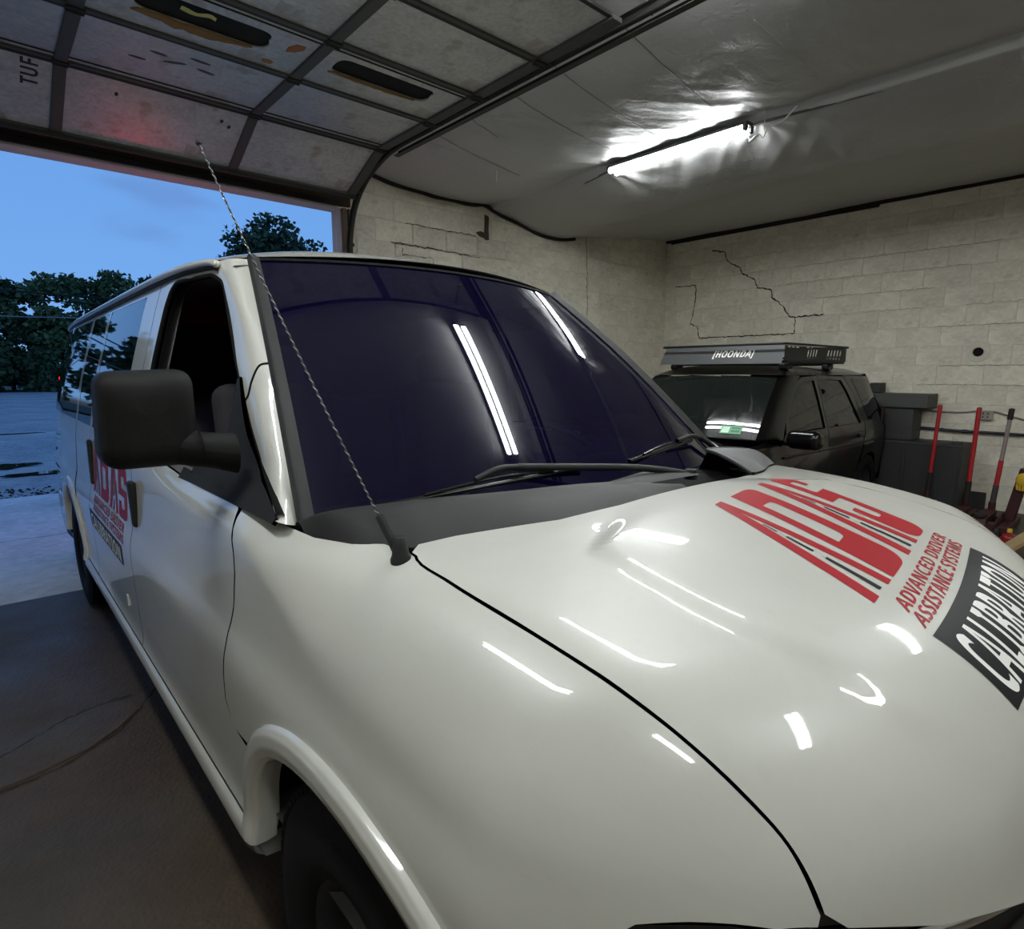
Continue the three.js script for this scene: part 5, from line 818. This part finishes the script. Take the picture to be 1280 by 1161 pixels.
  part(suv, 'steering_wheel', T(new THREE.TorusGeometry(0.18, 0.016, 10, 36), 4.22, 1.0, zc + 0.4, 0, Math.PI / 2, 0.4), std('#0b0b0b', 0.6));
  part(suv, 'inspection_sticker', grid((u, v) => { const p = rs(lerp(0.60, 0.83, u), lerp(0.06, 0.17, v)); return p.add(V(-0.004, 0.003, 0)); }, 6, 2), std('#ffffff', 0.5, 0, { map: canvasTex(128, 64, (x, w, h) => { x.fillStyle = '#4f9a6c'; x.fillRect(0, 0, w, h); x.fillStyle = '#bfe3cb'; x.fillRect(8, 8, 46, 48); x.fillStyle = '#2c6a48'; x.fillRect(66, 12, 52, 12); x.fillRect(66, 34, 52, 18); }) }), 'green and white sticker low in the windscreen');
  for (const s of [1, -1]) {
    const m = part(suv, 'door_mirror' + (s > 0 ? '' : '_001'), rbox(0.16, 0.16, 0.29, 0.065, 3.86, 1.0, zc + s * 1.06, 0, 0, 0, 5), matBlackPaint);
    part(m, 'mirror_arm', rbox(0.07, 0.045, 0.16, 0.015, 3.93, 0.955, zc + s * 0.93), matBlackPaint);
    part(m, 'mirror_glass', T(new THREE.CircleGeometry(1, 28), 3.942, 1.0, zc + s * 1.06, 0, Math.PI / 2, 0, [0.12, 0.062, 1]), std('#9a9da0', 0.05, 1));
  }
  const tire = T(lathe([[0.2, -0.09], [0.24, -0.105], [0.29, -0.105], [0.32, -0.09], [0.328, -0.06], [0.33, 0], [0.328, 0.06], [0.32, 0.09], [0.29, 0.105], [0.24, 0.105], [0.2, 0.09]], 56), 0, 0, 0, Math.PI / 2), rim = T(lathe([[0, 0.05], [0.06, 0.055], [0.08, 0.03], [0.16, 0.04], [0.19, 0.075], [0.205, 0.085], [0.2, 0.06], [0.19, -0.06]], 40), 0, 0, 0, Math.PI / 2);
  let k = 0; for (const [x, s] of [[3.33, 1], [6.05, 1], [3.33, -1], [6.05, -1]]) { const w = new THREE.Group(); w.name = 'wheel' + (k ? '_00' + k : ''); k++; w.position.set(x, 0.331, zc + s * 0.77); w.rotation.y = s > 0 ? 0 : Math.PI; suv.add(w); part(w, 'tire', tire, matRubber); part(w, 'rim', rim, std('#3c3d40', 0.4, 0.7)); }
  for (const xc of [3.33, 6.05]) two('wheel_well', grid((u, v) => { const a = Math.PI * v; return V(xc + 0.38 * Math.cos(a), 0.33 + 0.365 * Math.sin(a), zc + lerp(0.85, 0.5, u)); }, 2, 20), matDarkCabin);

  // roof basket: its own thing, clamped to the roof bars
  const rk = thing('roof_basket', 'black roof basket with a grey wind deflector clamped on the dark vehicle', 'roof rack');
  const x0 = 4.16, x1 = 5.62, za = -2.86, zb = -1.585, yb = 1.695, yt = 1.835, rackM = std('#121212', 0.5, 0.2), out = 0.05;
  const ring = (y, e, r, nm) => sub(rk, nm, tube([[x0 - e, y, za - e + 0.06], [x0 - e, y, zb + e - 0.06], [x0 - e + 0.05, y, zb + e], [x1 + e - 0.05, y, zb + e], [x1 + e, y, zb + e - 0.05], [x1 + e, y, za - e + 0.05], [x1 + e - 0.05, y, za - e], [x0 - e + 0.05, y, za - e]].map((p) => V(...p)), r, 160, 8, true, 0.1), rackM);
  ring(yb - 0.02, 0, 0.012, 'lower_rail'); ring(yt, out * 0.5, 0.011, 'upper_rail');
  for (let i = 0; i < 9; i++) sub(rk, 'floor_bar', box(0.025, 0.012, zb - za, lerp(x0 + 0.08, x1 - 0.08, i / 8), yb - 0.02, (za + zb) / 2), rackM);
  for (const x of [4.42, 5.42]) { sub(rk, 'cross_bar', rbox(0.06, 0.025, 1.3, 0.01, x, 1.655, zc), rackM); for (const s of [-1, 1]) sub(rk, 'mount_foot', rbox(0.16, 0.06, 0.07, 0.02, x, 1.632, zc + s * 0.60), rackM); }
  // slotted side plates
  const plate = (len, segs) => { const sh = new THREE.Shape([[0, 0], [len, 0], [len, 0.135], [0, 0.135]].map((p) => new THREE.Vector2(...p))); for (const [a, n, w] of segs) for (let i = 0; i < n; i++) { const q = a + i * w; sh.holes.push(new THREE.Path([[q, 0.022], [q + w * 0.45, 0.022], [q + w * 0.45 + 0.035, 0.112], [q + 0.035, 0.112]].map((p) => new THREE.Vector2(...p)))); } for (const [a, b] of [[0.05, 0.12], [0.14, 0.2], [0.22, 0.3], [0.46, 0.53], [0.56, 0.62]]) if (len > 1.3) sh.holes.push(new THREE.Path([[a, 0.118], [b, 0.118], [b, 0.13], [a, 0.13]].map((p) => new THREE.Vector2(...p)))); return new THREE.ExtrudeGeometry(sh, { depth: 0.006, bevelEnabled: false }); };
  const sideSegs = [[0.47, 4, 0.062], [0.95, 5, 0.078]];
  sub(rk, 'side_plate', plate(x1 - x0, sideSegs).translate(x0, yb - 0.01, zb + 0.004), rackM);
  sub(rk, 'rear_bar', rbox(0.02, 0.03, zb - za, 0.006, x1, yb + 0.04, (za + zb) / 2), rackM);
  const fg = (o) => grid((u, v) => V(x0 - 0.05 + 0.075 * v - o, lerp(1.655, 1.83, v), lerp(zb + 0.005, za - 0.03 + 0.03 * v, u)), 4, 4);
  sub(rk, 'wind_deflector', fg(0), std('#4c4d4d', 0.5, 0.2), 'dull grey wind deflector plate');
  sub(rk, 'lettering', grid((u, v) => V(x0 - 0.05 + 0.075 * lerp(0.26, 0.82, v) - 0.002, lerp(1.655, 1.83, lerp(0.26, 0.82, v)), lerp(lerp(zb, za, 0.56), lerp(zb, za, 0.22), u)), 2, 2), std('#ffffff', 0.4, 0, { transparent: true, map: canvasTex(512, 128, (x, w, h) => { x.clearRect(0, 0, w, h); x.fillStyle = '#f1f1ea'; x.font = 'italic bold 100px sans-serif'; x.textAlign = 'center'; const m = x.measureText('[HOONDA]').width; x.translate(w / 2, h * 0.8); x.scale(w * 0.98 / m, 1.15); x.fillText('[HOONDA]', 0, 0); }) }), 'pale lettering [HOONDA]');
}

// ================================================================== along the block wall: chests, jacks, pipe, outlet
const matChest = std('#2d2e2d', 0.6, 0.1, { bumpMap: rep(texFine, 3), bumpScale: 0.001 });
const matChestLid = std('#3a3b3a', 0.55, 0.1, { bumpMap: rep(texFine, 3), bumpScale: 0.001 });
{
  const c = thing('low_cabinet', 'wide dark grey cabinet standing on the floor behind the black vehicle', 'cabinet', [6.98, 0, -1.25]);
  sub(c, 'carcass', rbox(0.44, 0.74, 1.12, 0.008, 0, 0.37, 0), matChest); sub(c, 'top', rbox(0.46, 0.03, 1.14, 0.008, 0, 0.755, 0), matChestLid); sub(c, 'corner_block', rbox(0.05, 0.03, 0.1, 0.006, -0.19, 0.786, 0.5), matChestLid);
  for (const z of [-0.28, 0.28]) { const d = sub(c, 'door', rbox(0.016, 0.64, 0.52, 0.005, -0.226, 0.38, z), matChest); part(d, 'handle', rbox(0.016, 0.12, 0.016, 0.005, -0.242, 0.5, z + (z < 0 ? 0.2 : -0.2)), matSteel); }
  const s = thing('floor_panel', 'dark board leaning low on the wall at the right end of the grey cabinet', 'board', [7.18, 0, -0.63]); sub(s, 'board', rbox(0.03, 0.2, 0.26, 0.005, 0, 0.1, 0), matChest);
  const u = thing('upper_cabinet', 'grey cabinet with an overhanging lid standing on the wide dark cabinet', 'cabinet', [7.03, 0.772, -1.47]);
  sub(u, 'carcass', rbox(0.34, 0.38, 0.55, 0.008, 0, 0.19, -0.02), matChestLid); sub(u, 'lid', rbox(0.4, 0.17, 0.68, 0.012, 0, 0.465, 0.055), std('#444543', 0.6)); sub(u, 'lid_seam', rbox(0.405, 0.008, 0.685, 0.003, 0, 0.39, 0.055), matSteelDark);
  const t = thing('small_box', 'small dark box on top of the grey upper cabinet, beside the vehicle', 'box', [7.05, 1.325, -1.68]); sub(t, 'body', rbox(0.2, 0.12, 0.12, 0.008, 0, 0.06, 0), matChest);
}
const matRed = std('#a3141c', 0.4, 0, { bumpMap: rep(texFine, 3), bumpScale: 0.001 }), matRedDark = std('#34090c', 0.55), matGrip = std('#191817', 0.8);
function floorJack(x, z, lean, parts, label) {
  const j = thing('floor_jack', label, 'jack', [x, 0, z]);
  for (const z of [0.11, -0.12]) sub(j, 'side_plate', extrude([[-0.34, 0.03], [0.32, 0.03], [0.32, 0.1], [0.12, 0.17], [-0.1, 0.16], [-0.34, 0.09]], 0.012, 0.002).translate(0, 0, z), matRedDark);
  for (const [w, x2] of [[0.1, 0.24], [0.08, -0.28]]) sub(j, 'cross_member', box(w, 0.06, 0.22, x2, 0.075, 0), matRedDark);
  sub(j, 'lift_arm', [extrude([[-0.3, 0.1], [0.2, 0.12], [0.2, 0.17], [-0.28, 0.16]], 0.1, 0.004).translate(0, 0, -0.05)], matRedDark);
  sub(j, 'saddle', cyl(0.05, 0.058, 0.03, -0.27, 0.185, 0), matSteelDark);
  for (const [wx, r] of [[-0.29, 0.045], [0.27, 0.032]]) for (const s of [-1, 1]) sub(j, 'caster', T(new THREE.CylinderGeometry(r, r, 0.035, 18), wx, r, s * 0.145, Math.PI / 2), matSteelDark);
  sub(j, 'handle_socket', rod([0.26, 0.1, 0], [0.255, 0.24, 0], 0.032, 14), matRedDark);
  let y = 0.2; const at = (h) => [0.255 + (h - 0.2) * lean[0], h, (h - 0.2) * lean[1]];
  for (const [h, r, m, nm] of parts) { sub(j, nm, rod(at(y), at(h), r, 14), m); y = h; }
  sub(j, 'handle_cap', T(new THREE.SphereGeometry(parts.at(-1)[1] * 1.02, 14, 8), ...at(y), 0, 0, 0, [1, 0.4, 1]), parts.at(-1)[2]);
}
floorJack(6.36, -0.94, [0.0, 0.035], [[0.45, 0.024, matGrip, 'handle_sleeve'], [1.21, 0.0205, matRed, 'handle_tube']], 'floor jack whose red handle stands in front of the wide dark cabinet');
floorJack(6.13, -0.53, [0.02, 0.015], [[0.43, 0.027, matGrip, 'handle_sleeve'], [1.205, 0.0225, matRed, 'handle_tube']], 'floor jack with a bright red upright handle just right of the cabinet');
floorJack(6.13, -0.31, [0.02, 0.06], [[0.42, 0.026, std('#3a3230', 0.7), 'handle_sleeve'], [0.68, 0.0225, matRed, 'handle_tube'], [1.1, 0.019, std('#8d7f7c', 0.5, 0.2), 'handle_rod'], [1.205, 0.025, matGrip, 'handle_grip']], 'floor jack whose worn pinkish handle ends in a black grip');
{
  const p = thing('wall_pipe', 'thin blue-black pipe running along the block wall behind the jack handles', 'pipe');
  sub(p, 'pipe', tube([[7.2, 0.905, -1.22], [7.2, 0.893, -0.9], [7.2, 0.892, -0.55], [7.2, 0.885, 0.3], [7.2, 0.875, 1.6]], 0.017, 60, 10), std('#171c2c', 0.4)); sub(p, 'coupling', rod([7.2, 0.892, -0.8], [7.2, 0.892, -0.74], 0.022, 12), std('#222838', 0.4));
  for (const z of [-1.0, 0.1, 1.2]) sub(p, 'pipe_clip', rbox(0.05, 0.03, 0.02, 0.005, 7.222, 0.9, z), matSteel);
  const c = thing('conduit', 'thin grey cable running to the outlet box on the block wall', 'cable'); sub(c, 'cable', tube([[7.228, 1.118, -1.22], [7.228, 1.106, -1.0], [7.228, 1.112, -0.8], [7.228, 1.135, -0.66], [7.228, 1.13, -0.52], [7.228, 1.08, -0.35], [7.228, 1.03, -0.1], [7.228, 1.02, 0.6]], 0.009, 70, 8), std('#77756d', 0.7));
  const o = thing('outlet_box', 'small pale electrical outlet box on the block wall behind the middle jack handle', 'outlet', [7.215, 1.09, -0.595]); sub(o, 'box', rbox(0.06, 0.11, 0.12, 0.01, 0, 0, 0), std('#b5b1a6', 0.6)); const f = sub(o, 'cover_plate', rbox(0.006, 0.1, 0.11, 0.003, -0.032, 0, 0), std('#8e8a80', 0.5));
  for (const [y, z] of [[0.02, -0.022], [0.02, 0.022], [-0.022, -0.022], [-0.022, 0.022]]) sub(o, 'socket_slot', rbox(0.004, 0.018, 0.012, 0.001, -0.036, y, z), matSteelDark);
}
{ // clutter at the right edge
  const q = thing('engine_hoist', 'dark red engine hoist leg with a hanging chain at the right edge', 'hoist', [6.35, 0, -0.02]);
  sub(q, 'upright', [rbox(0.09, 0.62, 0.09, 0.008, 0.0, 0.31, -0.1, 0.16)], matRedDark); sub(q, 'brace', [rbox(0.07, 0.5, 0.07, 0.008, 0.05, 0.26, 0.08, -0.28)], std('#6d1a1d', 0.5));
  sub(q, 'base_beam', rbox(0.7, 0.08, 0.09, 0.008, -0.1, 0.05, -0.12), matRedDark); sub(q, 'base_beam', rbox(0.7, 0.08, 0.09, 0.008, -0.1, 0.05, 0.26), matRedDark);
  const mast = sub(q, 'mast', rbox(0.05, 0.55, 0.05, 0.006, 0.06, 0.86, -0.02, 0.1), std('#7c716a', 0.7)); 
  for (let i = 0; i < 14; i++) sub(q, 'chain_link', T(new THREE.TorusGeometry(0.014, 0.0045, 6, 14), 0.0, 0.62 + i * 0.033, -0.05 + i * 0.002, i % 2 ? Math.PI / 2 : 0, i % 2 ? 0 : 0.3, 0, [1, 1.35, 1]), std('#5c5a55', 0.5, 0.6));
  const y = thing('work_glove', 'yellow work glove hanging on the dark red hoist at the right edge', 'glove', [6.24, 0.47, -0.075]);
  sub(y, 'palm', T(new THREE.SphereGeometry(1, 20, 14), 0, 0.05, 0, 0, 0, 0.1, [0.035, 0.07, 0.055]), std('#c2a02c', 0.9)); for (let i = 0; i < 4; i++) sub(y, 'finger', T(new THREE.CapsuleGeometry(0.011, 0.045, 4, 8), -0.004 * i, -0.03 + 0.004 * Math.abs(i - 1.5), -0.036 + 0.024 * i, 0.1 * (i - 1.5)), std('#b8962a', 0.9)); sub(y, 'thumb', T(new THREE.CapsuleGeometry(0.011, 0.04, 4, 8), 0, 0.05, 0.062, -0.6), std('#b8962a', 0.9));
}
{
  const w = thing('wooden_plank', 'pale wooden plank leaning at the far right edge beyond the bonnet', 'plank', [5.05, 0, 0.14]);
  sub(w, 'plank', rbox(0.14, 0.62, 0.035, 0.004, 0, 0.26, 0.06, 0.75, 0.4, 0), std('#a58f66', 0.85, 0, { bumpMap: rep(texFine, 4), bumpScale: 0.001 }));
  const r = thing('white_rag', 'crumpled white rag lying at the foot of the pale plank', 'rag', [4.86, 0, -0.03]);
  sub(r, 'cloth', grid((u, v) => { const a = lerp(-0.12, 0.12, u), b = lerp(-0.12, 0.12, v), e = Math.sin(Math.PI * u) * Math.sin(Math.PI * v); return V(a + 0.02 * Math.sin(v * 9), 0.004 + e ** 0.7 * (0.07 + 0.05 * Math.sin(u * 8 + v * 5) * Math.cos(v * 7)), b + 0.02 * Math.sin(u * 8)); }, 24, 24), std('#c9c8c0', 0.9));
  const k = thing('red_can', 'small dark red oil can with a yellow cap beside the pale plank', 'can', [5.2, 0, 0.02]);
  sub(k, 'body', T(lathe([[0, 0], [0.055, 0], [0.06, 0.006], [0.06, 0.15], [0.05, 0.17], [0.02, 0.185], [0.018, 0.2], [0, 0.2]], 28)), std('#7a1418', 0.35)); sub(k, 'cap', cyl(0.02, 0.018, 0.03, 0, 0.213, 0), std('#c9a93a', 0.5));
}
renderer.render(scene, camera);
